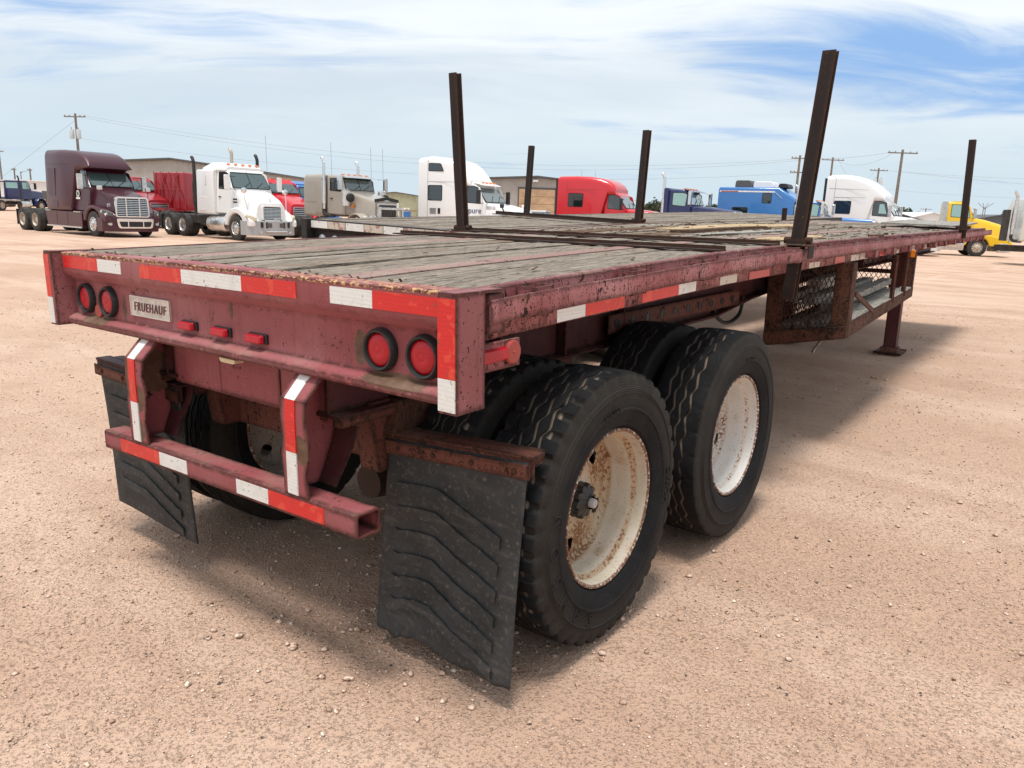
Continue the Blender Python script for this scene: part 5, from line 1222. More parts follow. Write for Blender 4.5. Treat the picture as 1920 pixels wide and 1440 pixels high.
# tall aero trucks share a layout
def tall(label, m4, P, prof, **kw):
    d = dict(kind='aero', paint=P, xr=-1.22, xt=-.56, zc=1.96, zr=2.86, hb=.95, szb=.95,
        sleeper=prof, swin=(([(-2.98, 2.03), (-2.22, 2.03), (-2.22, 2.68), (-2.98, 2.68)], M_GLASS, .08),),
        hood=[(0, 1.96, .99, .16, 1.0), (.6, 1.91, .96, .22, .95), (1.3, 1.76, .88, .24, .85), (1.95, 1.50, .76, .22, .8)], grille=(.62, 1.40, .55), gx=1.98, slats=6, gmat=M_CHROME,
        fw=.95, xf=2.16, ftop=1.30, bump=(.26, .66), rear=(-5.9, -4.6), xe=-6.5, fair=(-3.6, -.4), mx=-.12, mz=2.22, mw=1.34, split=False)
    d.update(kw); return truck(label, m4, d)
def fairing(zs, front):  # (x, ztop) list; the brow ends over the windscreen
    L = []
    for i, (x, z_) in enumerate(zs):
        f = i / (len(zs) - 1); low = x > -1.2
        L.append((x, z_, 1.24 - (.22 * max(0, (x + 1.6)) if x > -1.6 else 0), 1.20 - .28 * max(0, min(1, (x + 2.4) / 2)), .16 if i < 1 else .28 if z_ > 3.1 else .06, (2.70 + .1 * max(0, x + .6)) if low else None))
    return L
t4, s4_, d4 = tall('tall white sleeper truck with pure and 8010 lettering, behind the left tall stake', at_(-21.81, 27.3, 8), P_WHITE, fairing([(-3.55, 3.90), (-3.42, 3.97), (-2.9, 4.02), (-2.3, 3.97), (-1.7, 3.82), (-1.3, 3.58), (-1.0, 3.28), (-.78, 2.95)], 0),
    swin=(([(-2.98, 2.03), (-2.22, 2.03), (-2.22, 2.68), (-2.98, 2.68)], M_GLASS, .08), ([(-2.96, 3.36), (-2.14, 3.36), (-2.34, 3.66), (-2.96, 3.68)], M_GLASS, .08)), sseam=([(-3.02, .98), (-3.02, 3.85)], [(-3.02, 2.86), (-1.4, 2.86)]), visor=True, vmat=P_WHITE)
lamps(t4, -.40, 2.84, .5, 4)
def side_text(t_, s, size, x, z, yf, mat):
    for s_ in (-1, 1): link('lettering', text_mesh(s, size, .003, mat, lambda u, v, w: (x - s_ * u, s_ * (yf + w), z + v)), t_)
side_text(d4, 'pure', .38, -.50, 1.60, 1.02, M_TEXTBLUE); side_text(t4, '8010', .24, .34, 1.74, .985, M_TEXTBLACK)
for i in range(5):
    for s_ in (-1, 1): G().box(-2.88, -2.52, s_ * 1.22, s_ * 1.245, 1.40 + i * .055, 1.43 + i * .055).build('vent_louvre', M_ROOFTRIM, t4)
for s_ in (-1, 1): G().box(-2.42, -2.28, s_ * 1.22, s_ * 1.245, 1.40, 1.66).build('fuel_port', M_BLACK, t4)
for s_ in (-1, 1): G().tube(curve([(1.15, s_ * .9, 1.35), (1.05, s_ * 1.0, 1.6), (.95, s_ * 1.02, 1.78)], 3), .03, 6).build('hood_mirror_arm', M_BLACK, t4); G().prism(rpoly([(s_ * 1.02 - .1, 1.76), (s_ * 1.02 + .1, 1.76), (s_ * 1.02 + .1, 1.94), (s_ * 1.02 - .1, 1.94)], .05), 0, .88, 1.0).build('hood_mirror', M_BLACK if s_ < 0 else P_WHITE, t4, bevel=.015)
t5, s5_, d5 = tall('bright red sleeper truck with dark side window, right of the tan roller door', at_(-20.17, 37.31, 9), P_RED, fairing([(-4.0, 3.58), (-3.9, 3.66), (-2.9, 3.68), (-2.1, 3.66), (-1.5, 3.57), (-1.05, 3.44), (-.75, 3.24), (-.62, 3.02)], 0),
    swin=(([(-3.30, 2.03), (-2.45, 2.03), (-2.45, 2.72), (-3.30, 2.72)], M_GLASS, .08),), sseam=([(-3.4, .98), (-3.4, 3.4)], [(-3.4, 2.95), (-1.6, 2.95)]), hood=[(0, 1.98, .99, .16, 1.0), (.6, 1.97, .96, .22, .95), (1.4, 1.88, .90, .24, .85), (2.1, 1.68, .78, .22, .8)], grille=(.62, 1.55, .55), gx=2.13, xf=2.3, xe=-6.8, rear=(-6.2, -4.95), fair=(-3.9, -.4), ant=((-3.3, .5, 3.6, 4.1), (-2.5, .6, 3.6, 4.05)))
G().box(-4.13, -4.0, -1.2, 1.2, 1.0, 3.52).build('rear_fairing', M_BLACK, t5, bevel=.02)
G().add([(-.20, .38, 2.20), (-.20, .62, 2.20), (-.30, .62, 2.36), (-.30, .38, 2.36)], [(0, 1, 2, 3)]).warp(lambda x, y, z: (x + .065, y - 1.0, z)).build('windscreen_sticker', M_TEXTWHITE, t5)
t6, s6_, d6 = tall('white sleeper truck with sloping roof fairing, behind the sky blue hood', at_(-8.72, 47.8, 0) @ Matrix.Scale(1.08, 4), P_WHITE, fairing([(-3.45, 3.95), (-3.3, 4.03), (-2.6, 4.05), (-1.95, 3.96), (-1.4, 3.76), (-1.0, 3.50), (-.65, 3.20), (-.48, 2.98)], 0),
    swin=(([(-2.95, 2.03), (-2.12, 2.03), (-2.12, 2.66), (-2.95, 2.66)], M_GLASS, .08),), sseam=([(-3.0, .98), (-3.0, 3.85)], [(-3.3, 3.32), (-1.3, 3.26)], [(-3.0, 2.86), (-1.4, 2.86)]), mmat=M_POLISH, dglass=M_GLASS)
G().box(-3.62, -3.46, -1.1, 1.1, 1.0, 3.86).build('rear_fairing', M_BLACK, t6, bevel=.02)
side_text(t6, '5483', .17, 1.0, 1.42, .90, M_TEXTBLACK)
for s_ in (-1, 1): G().add([(-.72, s_ * 1.0, 2.08), (-.32, s_ * 1.0, 2.06), (-.50, s_ * .955, 2.56), (-.72, s_ * .955, 2.56)], [(0, 1, 2, 3)]).warp(lambda x, y, z: (x, y * (1.0 + .018), z)).build('daylight_pane', M_TEAL, d6)  # added pale pane, painting daylight seen through part of the door glass
# conventional day cabs
t7, _, d7 = truck('navy blue day cab truck with one chrome exhaust stack', at_(-14.73, 33.85, 4), dict(kind='conv', paint=P_NAVY, xr=-1.05, xt=-.22, zc=2.18, zr=2.92, cz=1.15, hb=1.1, glass=M_TEAL, dglass=M_TEAL,
    hood=[(0, 2.20, .82, .14, 1.1), (.8, 2.14, .78, .16, 1.05), (1.75, 2.04, .74, .16, 1.0), (2.0, 2.01, .72, .14, 1.0)], grille=(.9, 1.98, .58), gx=2.03, slats=7, vert=True, gmat=M_POLISH,
    fw=1.1, xf=2.35, bump=(.4, .8), bpaint=M_CHROME, rear=(-4.6, -3.3), xe=-5.2, tank=(-1.4, -.2), mmat=M_CHROME, mx=.15, mz=2.52, mw=1.36, lamps5=True, stacks=((-1.32, -.95, 1.2, 3.62),), visor=True, vmat=P_NAVY, ht=.9))
G().box(-1.3, -1.05, -1.05, 1.05, 1.1, 2.98).build('cab_extension', P_NAVY, t7, bevel=.06)
t8, s8_, d8 = truck('sky blue truck with a huge box sleeper and air units on its roof', at_(-10.64, 40.56, 4.1) @ Matrix.Scale(.93, 4), dict(kind='conv', paint=P_BLUE, xr=-1.2, xt=-.25, zc=2.10, zr=2.88, cz=1.15, hb=1.05, szb=.95, cw=(.98, .92), glass=M_SHIELD, dglass=M_TEAL,
    sleeper=[(-5.75, 3.45, 1.24, 1.24, .10, None), (-5.7, 3.55, 1.26, 1.26, .12, None), (-2.35, 3.55, 1.26, 1.26, .14, None), (-1.55, 3.05, 1.26, 1.22, .16, None), (-1.45, 2.95, 1.24, 1.2, .14, None)],
    swin=(([(-4.85, 1.95), (-4.0, 1.95), (-4.0, 2.42), (-4.85, 2.42)], M_GLASS, .08), ([(-3.2, 2.72), (-2.72, 2.72), (-2.72, 3.22), (-3.2, 3.22)], M_GLASS, .10)),
    hood=[(0, 2.06, .80, .14, 1.1), (1.0, 2.04, .77, .16, 1.05), (2.45, 2.0, .74, .16, 1.0), (2.55, 1.98, .72, .14, 1.0)], grille=(.9, 1.94, .55), gx=2.60, slats=7, vert=True, gmat=M_POLISH,
    fw=1.5, xf=2.9, bump=(.4, .82), bpaint=M_CHROME, rear=(-7.2, -5.9), xe=-7.8, tank=(-1.5, -.2), mmat=M_CHROME, mx=.1, mz=2.48, mw=1.42, lamps5=True, stacks=((-1.32, -1.12, 1.3, 3.66), (-1.32, 1.12, 1.3, 3.6)), visor=True, vmat=M_POLISH, ht=.92))
for x0, x1, h_, m_ in ((-5.0, -4.0, .42, M_ROOFTRIM), (-3.95, -2.75, .36, P_WHITE), (-2.55, -1.95, .26, M_BLACK)): G().prism(rpoly([(x0, 3.54), (x1, 3.54), (x1 - .12, 3.54 + h_), (x0 + .04, 3.54 + h_)], .12), 1, -.75, .4).build('roof_unit', m_, t8, bevel=.05)
for s_ in (-1, 1):
    G().box(-5.68, -2.55, s_ * 1.255, s_ * 1.268, 3.28, 3.36).build('side_stripe', M_TEXTWHITE, t8); G().beam((-2.55, s_ * 1.262, 3.32), (-2.15, s_ * 1.262, 2.98), .012, .05, (0, 1, 0)).build('side_stripe', M_TEXTWHITE, t8)
    G().box(-5.6, -4.6, s_ * 1.266, s_ * 1.272, 3.29, 3.34).build('side_stripe', M_REFLECTOR, t8)
    G().box(-1.42, -1.20, s_ * .9, s_ * 1.2, 1.2, 2.65).build('tool_box', M_POLISH, t8, bevel=.02); G().lathe([(-.3, .14), (.3, .14)], 2, (.05, s_ * 1.08, 1.85), 16, True, True).build('air_cleaner', M_POLISH, t8, smooth=40)
t9, _, d9 = truck('yellow day cab truck with grey stack guard, near the right edge', at_(-5.67, 52.30, 21.1), dict(kind='aero', paint=P_YELLOW, xr=-1.42, xt=-.50, zc=2.22, zr=3.08, cz=1.05, hb=1.0, glass=M_TEAL, dglass=M_TEAL,
    hood=[(0, 2.22, .98, .18, 1.0), (.7, 2.10, .96, .24, .95), (1.5, 1.88, .90, .26, .9), (2.0, 1.58, .80, .26, .85)], grille=(.8, 1.42, .5), gx=2.03, slats=6, gmat=M_CHROME,
    fw=.35, xf=2.2, ftop=1.34, bump=(.28, .80), bpaint=M_POLISH, rear=(-4.5, -3.2), xe=-5.2, tank=(-2.3, -.35), mmat=M_POLISH, mx=-.1, mz=2.45, mw=1.42, lamps5=True, frim='t', rim='t', lampmat=M_LENSCLEAR))
G().box(-1.72, -1.45, -1.06, -.70, 1.2, 3.12).build('stack_guard', M_POLISH, t9, bevel=.03); G().tube([(-1.2, -.55, 3.12), (-.4, -.55, 3.14), (-.25, -.55, 3.12)], .05, 8).build('air_horn', M_POLISH, t9)
G().box(-2.3, -.35, -1.2, -.9, .32, .95).build('side_skirt', M_POLISH, t9, bevel=.05)
for s_ in (-1, 1): G().box(-.42, -.30, s_ * 1.03, s_ * 1.05, 1.05, 1.25).build('side_marker', M_AMBER, t9)
t10, s10_, d10 = truck('cream sleeper truck cut by the right edge, with tall exhaust stack', at_(1.06, 43.60, 23.1), dict(kind='conv', paint=P_CREAM, xr=-1.2, xt=-.22, zc=2.1, zr=2.85, cz=1.1, hb=1.05, szb=1.1,
    sleeper=[(-3.9, 2.4, 1.20, 1.20, .08, None), (-3.75, 3.0, 1.22, 1.16, .12, None), (-3.5, 3.12, 1.22, 1.12, .14, None), (-1.4, 3.12, 1.22, 1.12, .14, None)], swin=(([(-3.45, 2.58), (-2.3, 2.58), (-2.3, 2.84), (-3.45, 2.84)], M_GLASS, .05),), shatch=([(-3.6, 1.3), (-2.0, 1.3), (-2.0, 1.75), (-3.6, 1.75)],),
    hood=[(0, 2.1, .85, .16, 1.1), (3.6, 1.9, .8, .18, 1.0)], grille=(.9, 1.8, .6), slats=6, vert=True, fw=3.0, xf=3.9, bump=(.4, .8), rear=(-1.5, -.2), xe=-4.4, stacks=((-4.2, -.95, 1.4, 3.30, M_POLISH),), mmat=M_CHROME))
G().box(-4.52, -4.38, -1.0, -.4, 1.1, 2.5).build('head_rack', M_TRUCKFRAME, t10)
# red trucks in the second row
t11, s11_, d11 = truck('dark red truck seen from behind, with steel lattice on its sleeper back', at_(-43.4, 25.8, 105), dict(kind='conv', paint=P_DRED, xr=-1.2, xt=-.3, zc=2.1, zr=2.85, cz=1.1, hb=1.05, szb=1.0, dglass=M_TEAL,
    sleeper=[(-2.9, 3.12, 1.22, 1.18, .06, None), (-2.85, 3.16, 1.22, 1.18, .08, None), (-1.9, 3.16, 1.22, 1.16, .16, None), (-1.4, 2.9, 1.18, 1.1, .2, None)], shatch=([(-2.5, 1.2), (-1.8, 1.2), (-1.8, 1.75), (-2.5, 1.75)],),
    hood=[(0, 2.1, .85, .16, 1.1), (1.7, 1.9, .78, .18, 1.0)], grille=(.9, 1.8, .6), slats=6, vert=True, fw=.9, xf=2.0, bump=(.4, .8), rear=(-5.3, -4.05), xe=-6.0, tank=(-1.6, -.3), mmat=M_CHROME))
lat = G()
for y in (-1.15, -.6, 0, .6, 1.15): lat.beam((-2.98, y, 1.0), (-2.98, y, 3.18), .05, .05)
for a, b_ in (((-1.15, 1.05), (-.3, 3.1)), ((1.15, 1.05), (.3, 3.1)), ((-.6, 3.1), (.1, 1.05)), ((.6, 3.1), (-.1, 1.05)), ((-1.15, 2.2), (1.15, 2.2))): lat.beam((-2.99, a[0], a[1]), (-2.99, b_[0], b_[1]), .045, .045)
lat.build('lattice_rack', P_DRED, t11); G().box(-4.2, -2.95, -.75, .75, .95, 1.12).build('deck_plate', P_DRED, t11)
t12, _, d12 = truck('dark red truck half hidden behind the maroon one', at_(-44.2, 22.1, 4), dict(kind='aero', paint=P_DRED, xr=-1.3, xt=-.62, zc=2.05, zr=2.85, hb=.95, mmat=P_WHITE, glass=M_SHIELD,
    hood=[(0, 2.0, .98, .16, 1.0), (.8, 1.85, .92, .22, .9), (1.6, 1.55, .78, .22, .8)], grille=(.7, 1.4, .6), slats=6, fw=.55, xf=1.75, bump=(.3, .75), rear=(-5.3, -4.05), xe=-5.9, fair=(-2.2, -.4)))
t13, _, d13 = truck('red day cab truck between the white truck and the taupe one, with black stack', at_(-36.3, 26.3, -2), dict(kind='aero', paint=P_RED, xr=-1.35, xt=-.62, zc=2.15, zr=2.95, hb=1.0, cz=1.1, mmat=M_BLACK, dglass=M_TEAL,
    hood=[(0, 2.1, .96, .16, 1.0), (.7, 1.95, .92, .22, .9), (1.5, 1.60, .80, .22, .8)], grille=(.7, 1.45, .6), slats=6, fw=.55, xf=1.75, bump=(.3, .8), rear=(-4.8, -3.5), xe=-5.4, tank=(-1.9, -.4), lamps5=True))
t14, _, d14 = truck('sky blue truck roof showing behind the red day cab', at_(-43.9, 34.0, 2), dict(kind='conv', paint=P_BLUE, xr=-1.2, xt=-.3, zc=2.1, zr=2.9, cz=1.1, hb=1.05, szb=1.0, dglass=M_TEAL,
    sleeper=[(-2.6, 3.1, 1.15, 1.1, .15, None), (-2.5, 3.2, 1.2, 1.12, .2, None), (-1.6, 3.2, 1.2, 1.12, .2, None), (-1.2, 3.0, 1.15, 1.05, .2, None)],
    hood=[(0, 2.05, .85, .16, 1.1), (1.7, 1.9, .78, .18, 1.0)], grille=(.9, 1.8, .6), slats=6, vert=True, fw=.9, xf=2.0, bump=(.4, .8), rear=(-5.3, -4.05), xe=-6.0, tank=(-1.6, -.3)))
t15, _, d15 = truck('navy flatbed winch truck seen from behind, far left', at_(-85.0, 31.2, 118), dict(kind='conv', paint=P_NAVY, xr=-1.3, xt=-.3, zc=2.1, zr=2.9, cz=1.1, hb=1.05, dglass=M_TEAL,
    hood=[(0, 2.05, .85, .16, 1.1), (1.7, 1.9, .78, .18, 1.0)], grille=(.9, 1.8, .6), slats=5, vert=True, fw=.9, xf=2.0, bump=(.4, .8), rear=(-5.3, -4.05), xe=-7.2, tank=(-1.6, -.3), stacks=((-1.5, -.95, 1.2, 3.3, M_TRUCKFRAME),), frim='t', rim='t'))
G().box(-1.31, -1.30, -.7, .7, 2.15, 2.7).build('rear_window', M_TEAL, t15); G().box(-7.0, -1.6, -1.1, 1.1, .95, 1.08).build('flat_bed', M_TANRIM, t15, bevel=.02)
hr = G()
for y in (-1.05, 1.05): hr.box(-1.75, -1.65, y - .05, y + .05, 1.0, 2.8)
hr.box(-1.75, -1.65, -1.05, 1.05, 2.7, 2.8); hr.build('head_rack', P_NAVY, t15)
ft = thing('flatbed_trailer', 'dark flatbed trailer cut by the left edge beyond the yard', 'trailer', at_(-86.5, 27.5, 118))
G().box(-4, 4, -1.2, 1.2, 1.12, 1.3).build('deck', M_TANRIM, ft, bevel=.02); G().box(-4, 4, -.5, .5, .8, 1.12).build('frame', M_TRUCKFRAME, ft)
for x in (-2.6, -1.3):
    for y in (-.93, .93): o = link('wheel', TW2, ft); o.location = (x, y, .515)
# white car roof behind the hood of the tall white truck
car = thing('parked_car', 'small white car behind the hood of the tall white sleeper truck', 'car', at_(-31.2, 43.6, -70))
G().loft([ring(x, .35, z_, .88, w_, .12) for x, z_, w_ in ((-2.2, .95, .8), (-2.0, 1.1, .8), (.9, 1.1, .8), (2.1, .95, .75), (2.25, .7, .7))]).build('body', P_WHITE, car, smooth=40)
G().loft([ring(x, 1.0, z_, .80, w_, .10) for x, z_, w_ in ((-2.0, 1.08, .7), (-1.5, 1.68, .64), (-.2, 1.74, .64), (.3, 1.66, .62), (1.0, 1.1, .7))]).build('cabin', M_GLASS, car, smooth=40)
G().loft([ring(x, z_ - .05, z_, .66, .6, .02) for x, z_ in ((-1.5, 1.72), (-.2, 1.78), (.3, 1.71))]).build('roof', P_WHITE, car, smooth=40)
wm = G().lathe([(-.1, .2), (-.1, .32), (.1, .32), (.1, .001)], 1, (0, 0, 0), 20, True).mesh('wheel', M_TRUCKTYRE, 40)
for x in (-1.4, 1.4):
    for y in (-.8, .8): o = link('wheel', wm, car); o.location = (x, y, .32)
# timber frame and drum between the taupe and the tall white truck
tf = thing('timber_stand', 'rough brown timber stand between the taupe truck and the tall white truck', 'timber stand', at_(-38.1, 37.7, 30))
for x in (-1.2, .0, 1.0): G().box(x - .06, x + .06, -.06, .06, 0, 1.55).build('timber_post', M_WOODTAN, tf)
for z_ in (1.0, 1.42): G().box(-1.4, 1.15, -.10, -.06, z_ - .06, z_ + .06).build('timber_rail', M_WOODTAN, tf)
G().beam((-1.0, .1, .1), (.2, .1, 1.3), .1, .1).build('timber_brace', M_WOODBR, tf)
dr = G().lathe([(0, .27), (.02, .29), (.3, .28), (.32, .295), (.6, .28), (.85, .29), (.87, .27)], 2, (0, 0, 0), 20, True, True).build('oil_drum', P_BLUE, None, smooth=40); dr.matrix_world = at_(-37.6, 37.2, 0) @ Matrix.Translation((0, 0, .5)); tag(dr, 'small blue drum beside the brown timber stand', 'drum')
pl = G()
for i in range(5): pl.box(-1.3, 1.3, -.5 + i * .21, -.34 + i * .21, .36, .5)
for x in (-1.1, 1.1): pl.box(x - .08, x + .08, -.5, .5, 0, .36)
o = pl.build('timber_pallet', M_WOODBR, None); o.matrix_world = at_(-37.6, 37.2, 20); tag(o, 'low brown timber pallet under the blue drum', 'pallet')

# ------------------------------------------------------------------ buildings
def gable(name, label, A, B, zA, zB, tp, zp, depth, wall, trim, door=None, extra=None):
    A, B = Vector((*A, 0)), Vector((*B, 0)); d = (B - A); L = d.length; ang = math.atan2(d.y, d.x)
    t_ = thing(name, label, 'building', place((A.x, A.y, -.02), ang))
    pk = L * tp
    G().prism([(0, 0), (L, 0), (L, zB), (pk, zp), (0, zA)], 1, 0, depth).build('wall', wall, t_)
    r_ = G(); th = .14
    for (xa, za), (xb, zb_) in (((-.25, zA - .02), (pk, zp + .02)), ((pk, zp + .02), (L + .25, zB - .02))): r_.hexa([(xa, -.3, za), (xb, -.3, zb_), (xb, depth + .3, zb_), (xa, depth + .3, za)], [(xa, -.3, za + th), (xb, -.3, zb_ + th), (xb, depth + .3, zb_ + th), (xa, depth + .3, za + th)])
    r_.build('roof', trim, t_)
    if door:
        x0, x1, z1 = door
        dd = G().box(x0 - .1, x1 + .1, -.05, .02, 0, z1 + .12).build('door_frame', M_ROOFTRIM, t_)
        for i in range(6): G().box(x0, x1, -.085, -.04, z1 * i / 6 + .012, z1 * (i + 1) / 6 - .012).build('door_panel', M_DOORWOOD, dd)
    return t_
b1 = gable('metal_building', 'grey metal building behind the maroon truck and white truck', (-61.5, 28.7), (-52.5, 35.5), 4.30, 3.95, .42, 4.62, 16, M_METALWALL, M_ROOFTRIM)
b2 = gable('metal_building', 'grey metal shop with a tan roller door, left of the bright red truck', (-40.5, 44.6), (-31.6, 51.4), 3.85, 3.92, .62, 4.26, 14, M_METALWALL, M_ROOFTRIM, (5.55, 8.35, 3.40))
G().box(6.6, 7.0, -.25, 0, 3.95, 4.1).build('wall_lamp', M_TEXTWHITE, b2)
b3 = gable('metal_building', 'small sage green shed beyond the taupe truck', (-117.3, 109.4), (-111.8, 113.5), 4.25, 4.05, .4, 4.55, 8, M_METALGREEN, M_ROOFTRIM)
G().box(1.6, 3.4, -.06, .02, 0, 2.6).build('door', M_WHITEWALL, b3); G().box(4.2, 5.6, -.06, .02, .6, 1.6).build('window', M_WHITEWALL, b3)
b4 = gable('long_white_building', 'long low white building at the far left horizon', (-140, 42), (-122, 55.5), 3.2, 3.3, .5, 3.6, 12, M_WHITEWALL, M_WHITEWALL)
for i in range(5): G().box(2 + i * 4, 3.4 + i * 4, -.05, .02, .5, 2.2).build('door', M_ROOFTRIM, b4)
b5 = gable('white_shed', 'white roofed shed left of the yellow truck', (-31.0, 162), (-22.0, 168.8), 2.6, 2.6, .5, 4.15, 12, M_WHITEWALL, M_WHITEWALL)
b6 = gable('dark_shed', 'dark roofed shed right of the yellow truck', (-23, 180.7), (-12, 189), 3.0, 3.0, .5, 4.3, 12, M_DARKROOF, M_DARKROOF)
b7 = gable('hip_roof_house', 'brown roofed house left of the white shed', (-34.5, 159.4), (-28.0, 164.2), 2.6, 2.6, .35, 3.95, 9, M_DARKROOF, simple('brown_shingle_roof', (.16, .13, .11), .9))
b8 = gable('tan_shed', 'small tan shed behind the nose of the bright red truck', (-41.8, 78.8), (-37.8, 81.8), 2.3, 2.3, .5, 2.9, 6, M_METALGREEN, simple('tan_shed_roof', (.42, .36, .24), .7))
# ------------------------------------------------------------------ trees
def leaves(g, cx, cy, cz, rx, rz, n, s_):
    for i in range(n):
        while True:
            p = Vector((random.uniform(-1, 1), random.uniform(-1, 1), random.uniform(-1, 1)))
            if p.length < 1: break
        k = 1 + .35 * mnoise.noise(p * 2.3 + Vector((cx, cy, cz)))
        c = Vector((cx + p.x * rx * k, cy + p.y * rx * k, cz + p.z * rz * k)); a = Vector((random.gauss(0, 1), random.gauss(0, 1), random.gauss(0, 1))).normalized(); b_ = a.orthogonal().normalized(); d_ = a.cross(b_); q = s_ * random.uniform(.5, 1.4)
        g.add([c + b_ * q, c + d_ * q, c - b_ * q * .9, c - d_ * q], [(0, 1, 2, 3)])
def tree(label, x, y, h, w, n=900, s_=.22):
    t_ = thing('tree', label, 'tree', place((x, y, -.02)))
    g = G(); g.tube([(0, 0, 0), (.1, 0, h * .25), (0, .1, h * .6)], [.28, .2, .08], 8)
    for a in range(5): q = a * 1.3; g.tube([(0, 0, h * .22), (math.cos(q) * w * .3, math.sin(q) * w * .3, h * .5), (math.cos(q) * w * .45, math.sin(q) * w * .45, h * .68)], [.12, .07, .03], 6)
    g.build('trunk', M_BARK, t_)
    g = G()
    for i in range(9): leaves(g, random.uniform(-.6, .6) * w, random.uniform(-.6, .6) * w, h * random.uniform(.45, .85), w * .42, h * .2, n // 9, s_)
    g.build('crown', M_LEAF, t_)
random.seed(31)
tree('dark round tree right of the white sloping truck', -36.5, 183.5, 5.3, 3.4, 1400, .28); tree('dark tree beside the brown roofed house', -31.8, 186.5, 4.4, 2.6, 1000, .26)
tree('green tree behind the nose of the bright red truck', -31.93, 61.6, 3.3, 1.5, 800, .14); tree('round dark tree between the navy and the sky blue truck', -80.4, 187.5, 5.2, 2.4, 900, .25)
tree('dark tree left of the yellow truck on the horizon', -24.5, 190, 4.3, 2.2, 700, .25); tree('dark tree above the dark roofed shed', -17.0, 200, 5.2, 3.0, 800, .3)
tree('bushy tree behind the long white building, left one', -232, 70, 5.8, 7, 1200, .5); tree('bushy tree behind the long white building, right one', -215, 88, 5.2, 7, 1200, .5)
def treeline():
    g = G()
    for i in range(260):
        a = rad(37 - 42 + 84 * i / 259) ; D = random.uniform(300, 340)
        al = rad(90 + 37) + rad(44 - 88 * i / 259); x = CAMP.x + D * math.cos(al); y = CAMP.y + D * math.sin(al)
        k = .5 + .5 * mnoise.noise((i * .09, 3.3, 0)); h = 1.2 + 3.4 * max(0, k)
        leaves(g, x, y, h * .5, 2.6, h * .55, 34, .55)
    return g.build('far_tree_line', M_LEAF, kind='stuff')
tag(treeline(), 'low dark scrub along the far horizon', 'scrub')
# ------------------------------------------------------------------ poles and wires
def pole(label, x, y, h, lean=(0, 0), arm=1.2, rot=0, transf=0, nm='utility_pole', arms=1):
    t_ = thing(nm, label, 'pole', place((x, y, -.02), rad(rot)))
    G().tube([(0, 0, 0), (lean[0] * .5, lean[1] * .5, h * .5), (lean[0], lean[1], h)], [.19, .16, .12], 10).build('pole', M_POLE, t_, smooth=40)
    for k in range(arms):
        z_ = h - .35 - k * 1.6
        a_ = G().box(-arm + lean[0], arm + lean[0], -.16, -.06, z_ - .06, z_ + .06).build('crossarm', M_POLE, t_)
        im = G().lathe([(0, .035), (.06, .07), (.10, .06), (.16, .03)], 2, (0, 0, 0), 8, True, True).mesh('insulator', M_INSUL)
        for q in (-.92, -.5, .5, .92): o = link('insulator', im, a_); o.location = (arm * q + lean[0], -.11, z_ + .06)
    for k in range(transf):
        s_ = (-1, 1, 0)[k]
        tr = G().lathe([(0, .20), (.04, .24), (.95, .24), (1.0, .20)], 2, (s_ * .42 + lean[0] * .75, -.25, h * .79 - .5), 16, True, True).build('transformer', M_TRANSF, t_, smooth=40)
        G().tube([(s_ * .42 + lean[0] * .75, -.25, h * .79 + .5), (s_ * .42 + lean[0] * .75, -.25, h * .79 + .72)], .05, 6).build('bushing', M_INSUL, tr)
    return t_
def wire(label, a, b_, sag_, r=.012, n=24):
    a, b_ = Vector(a), Vector(b_); P_ = [a.lerp(b_, i / n) - Vector((0, 0, sag_ * 4 * (i / n) * (1 - i / n))) for i in range(n + 1)]
    return tag(G().tube(P_, r, 5).build('power_wire', M_WIRE), label, 'wire', 'overhead power wires')
pole('utility pole with two grey transformers above the maroon truck', -92.7, 40.2, 10.6, (.0, 0), 1.3, 30, 2)
pole('utility pole at the left edge of the picture', -144.9, 50.9, 8.6, (0, 0), .9, 30, 1)
pole('thin pole left of the lamp post over the navy winch truck', -165.4, 60.5, 6.4, arm=.5, rot=30); pole('thin pole right of the lamp post over the navy winch truck', -163.0, 62.3, 6.4, arm=.5, rot=30)
lp = thing('lamp_post', 'small lamp post over the navy winch truck', 'lamp post', place((-164.4, 61.2, 0), rad(30))); G().tube(curve([(0, 0, 0), (0, 0, 5.2), (.1, 0, 5.6), (.7, 0, 5.75)], 4), .08, 6).build('pole', M_POLE, lp); G().box(.5, 1.1, -.12, .12, 5.68, 5.82).build('lamp_head', M_TRANSF, lp)
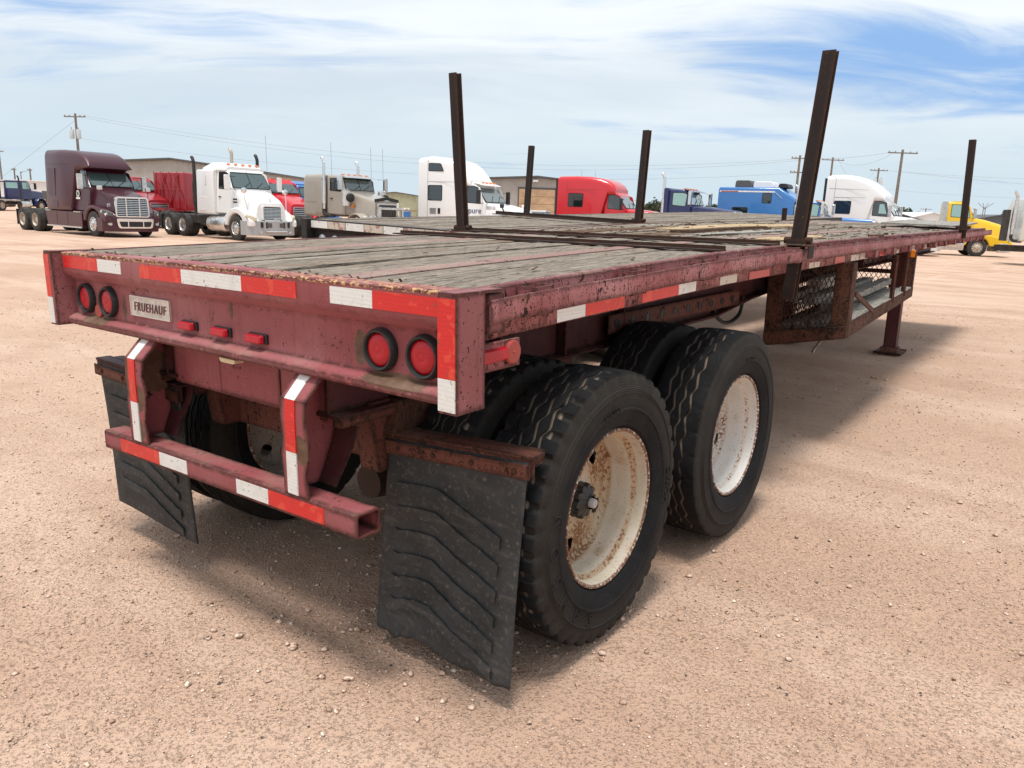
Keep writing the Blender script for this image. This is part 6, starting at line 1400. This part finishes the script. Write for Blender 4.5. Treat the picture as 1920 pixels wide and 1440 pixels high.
pole('tallest plain utility pole, between the white sloping truck and the yellow truck', -17.8, 90.7, 9.45, (0, 0), 1.55, 35)
pole('utility pole rising behind the roof of the white sloping truck', -30.9, 112.1, 10.4, (0, 0), 1.5, 35)
pole('utility pole with two transformers right of the white sloping truck', -28.2, 126.7, 9.9, (0, 0), 1.3, 35, 2)
pole('utility pole mostly hidden by the tall right stake', -29.6, 94.2, 9.3, (0, 0), 1.0, 35, arms=2)
ms = thing('steel_mast', 'steel mast with forked top right of the yellow truck', 'mast', place((-18.9, 171.3, 0))); 
for q in (-.25, .25): G().beam((q, 0, 0), (q * .6, 0, 5.6), .12, .12).build('mast_leg', M_POLE, ms)
for q in (-1.2, -.4, .5, 1.3): G().tube([(0, 0, 5.2), (q, 0, 6.3)], .05, 5).build('mast_arm', M_POLE, ms)
pole('tiny far pole left of the yellow truck', -41.2, 242.2, 6.6, arm=1.5, rot=35)
PL = (-92.7, 40.2); 
wire('overhead wire high above the trucks, topmost', (-91.8, 40.6, 10.4), (-29.6, 94.4, 8.9), 2.6); wire('overhead wire just under the topmost one', (-91.5, 40.9, 10.1), (-29.4, 94.6, 8.75), 2.9)
wire('lower overhead wire above the trucks', (-92.3, 40.6, 7.9), (-29.6, 94.5, 7.3), 2.2); wire('guy wire sloping left from the transformer pole', (-92.8, 40.1, 9.8), (-104.5, 32.4, .1), 0)
wire('wire between the two plain poles on the right, upper', (-29.3, 94.6, 9.0), (-18.6, 90.3, 9.2), .3); wire('wire between the two plain poles on the right, lower', (-30.7, 111.8, 10.2), (-18.6, 90.5, 9.15), 1.1); wire('wire from the plain pole to the transformer pole', (-30.2, 112.2, 10.1), (-28.4, 126.4, 9.6), 2.2)
wire('wire running right from the tallest plain pole, upper', (-27.8, 126.7, 9.6), (14, 118, 8.2), .8); wire('wire running right from the tallest plain pole, middle', (-17.8, 90.7, 7.2), (18, 96, 5.5), .7); wire('wire running right behind the yellow truck, lowest', (-27.9, 126.9, 6.9), (14, 120, 5.5), .6)
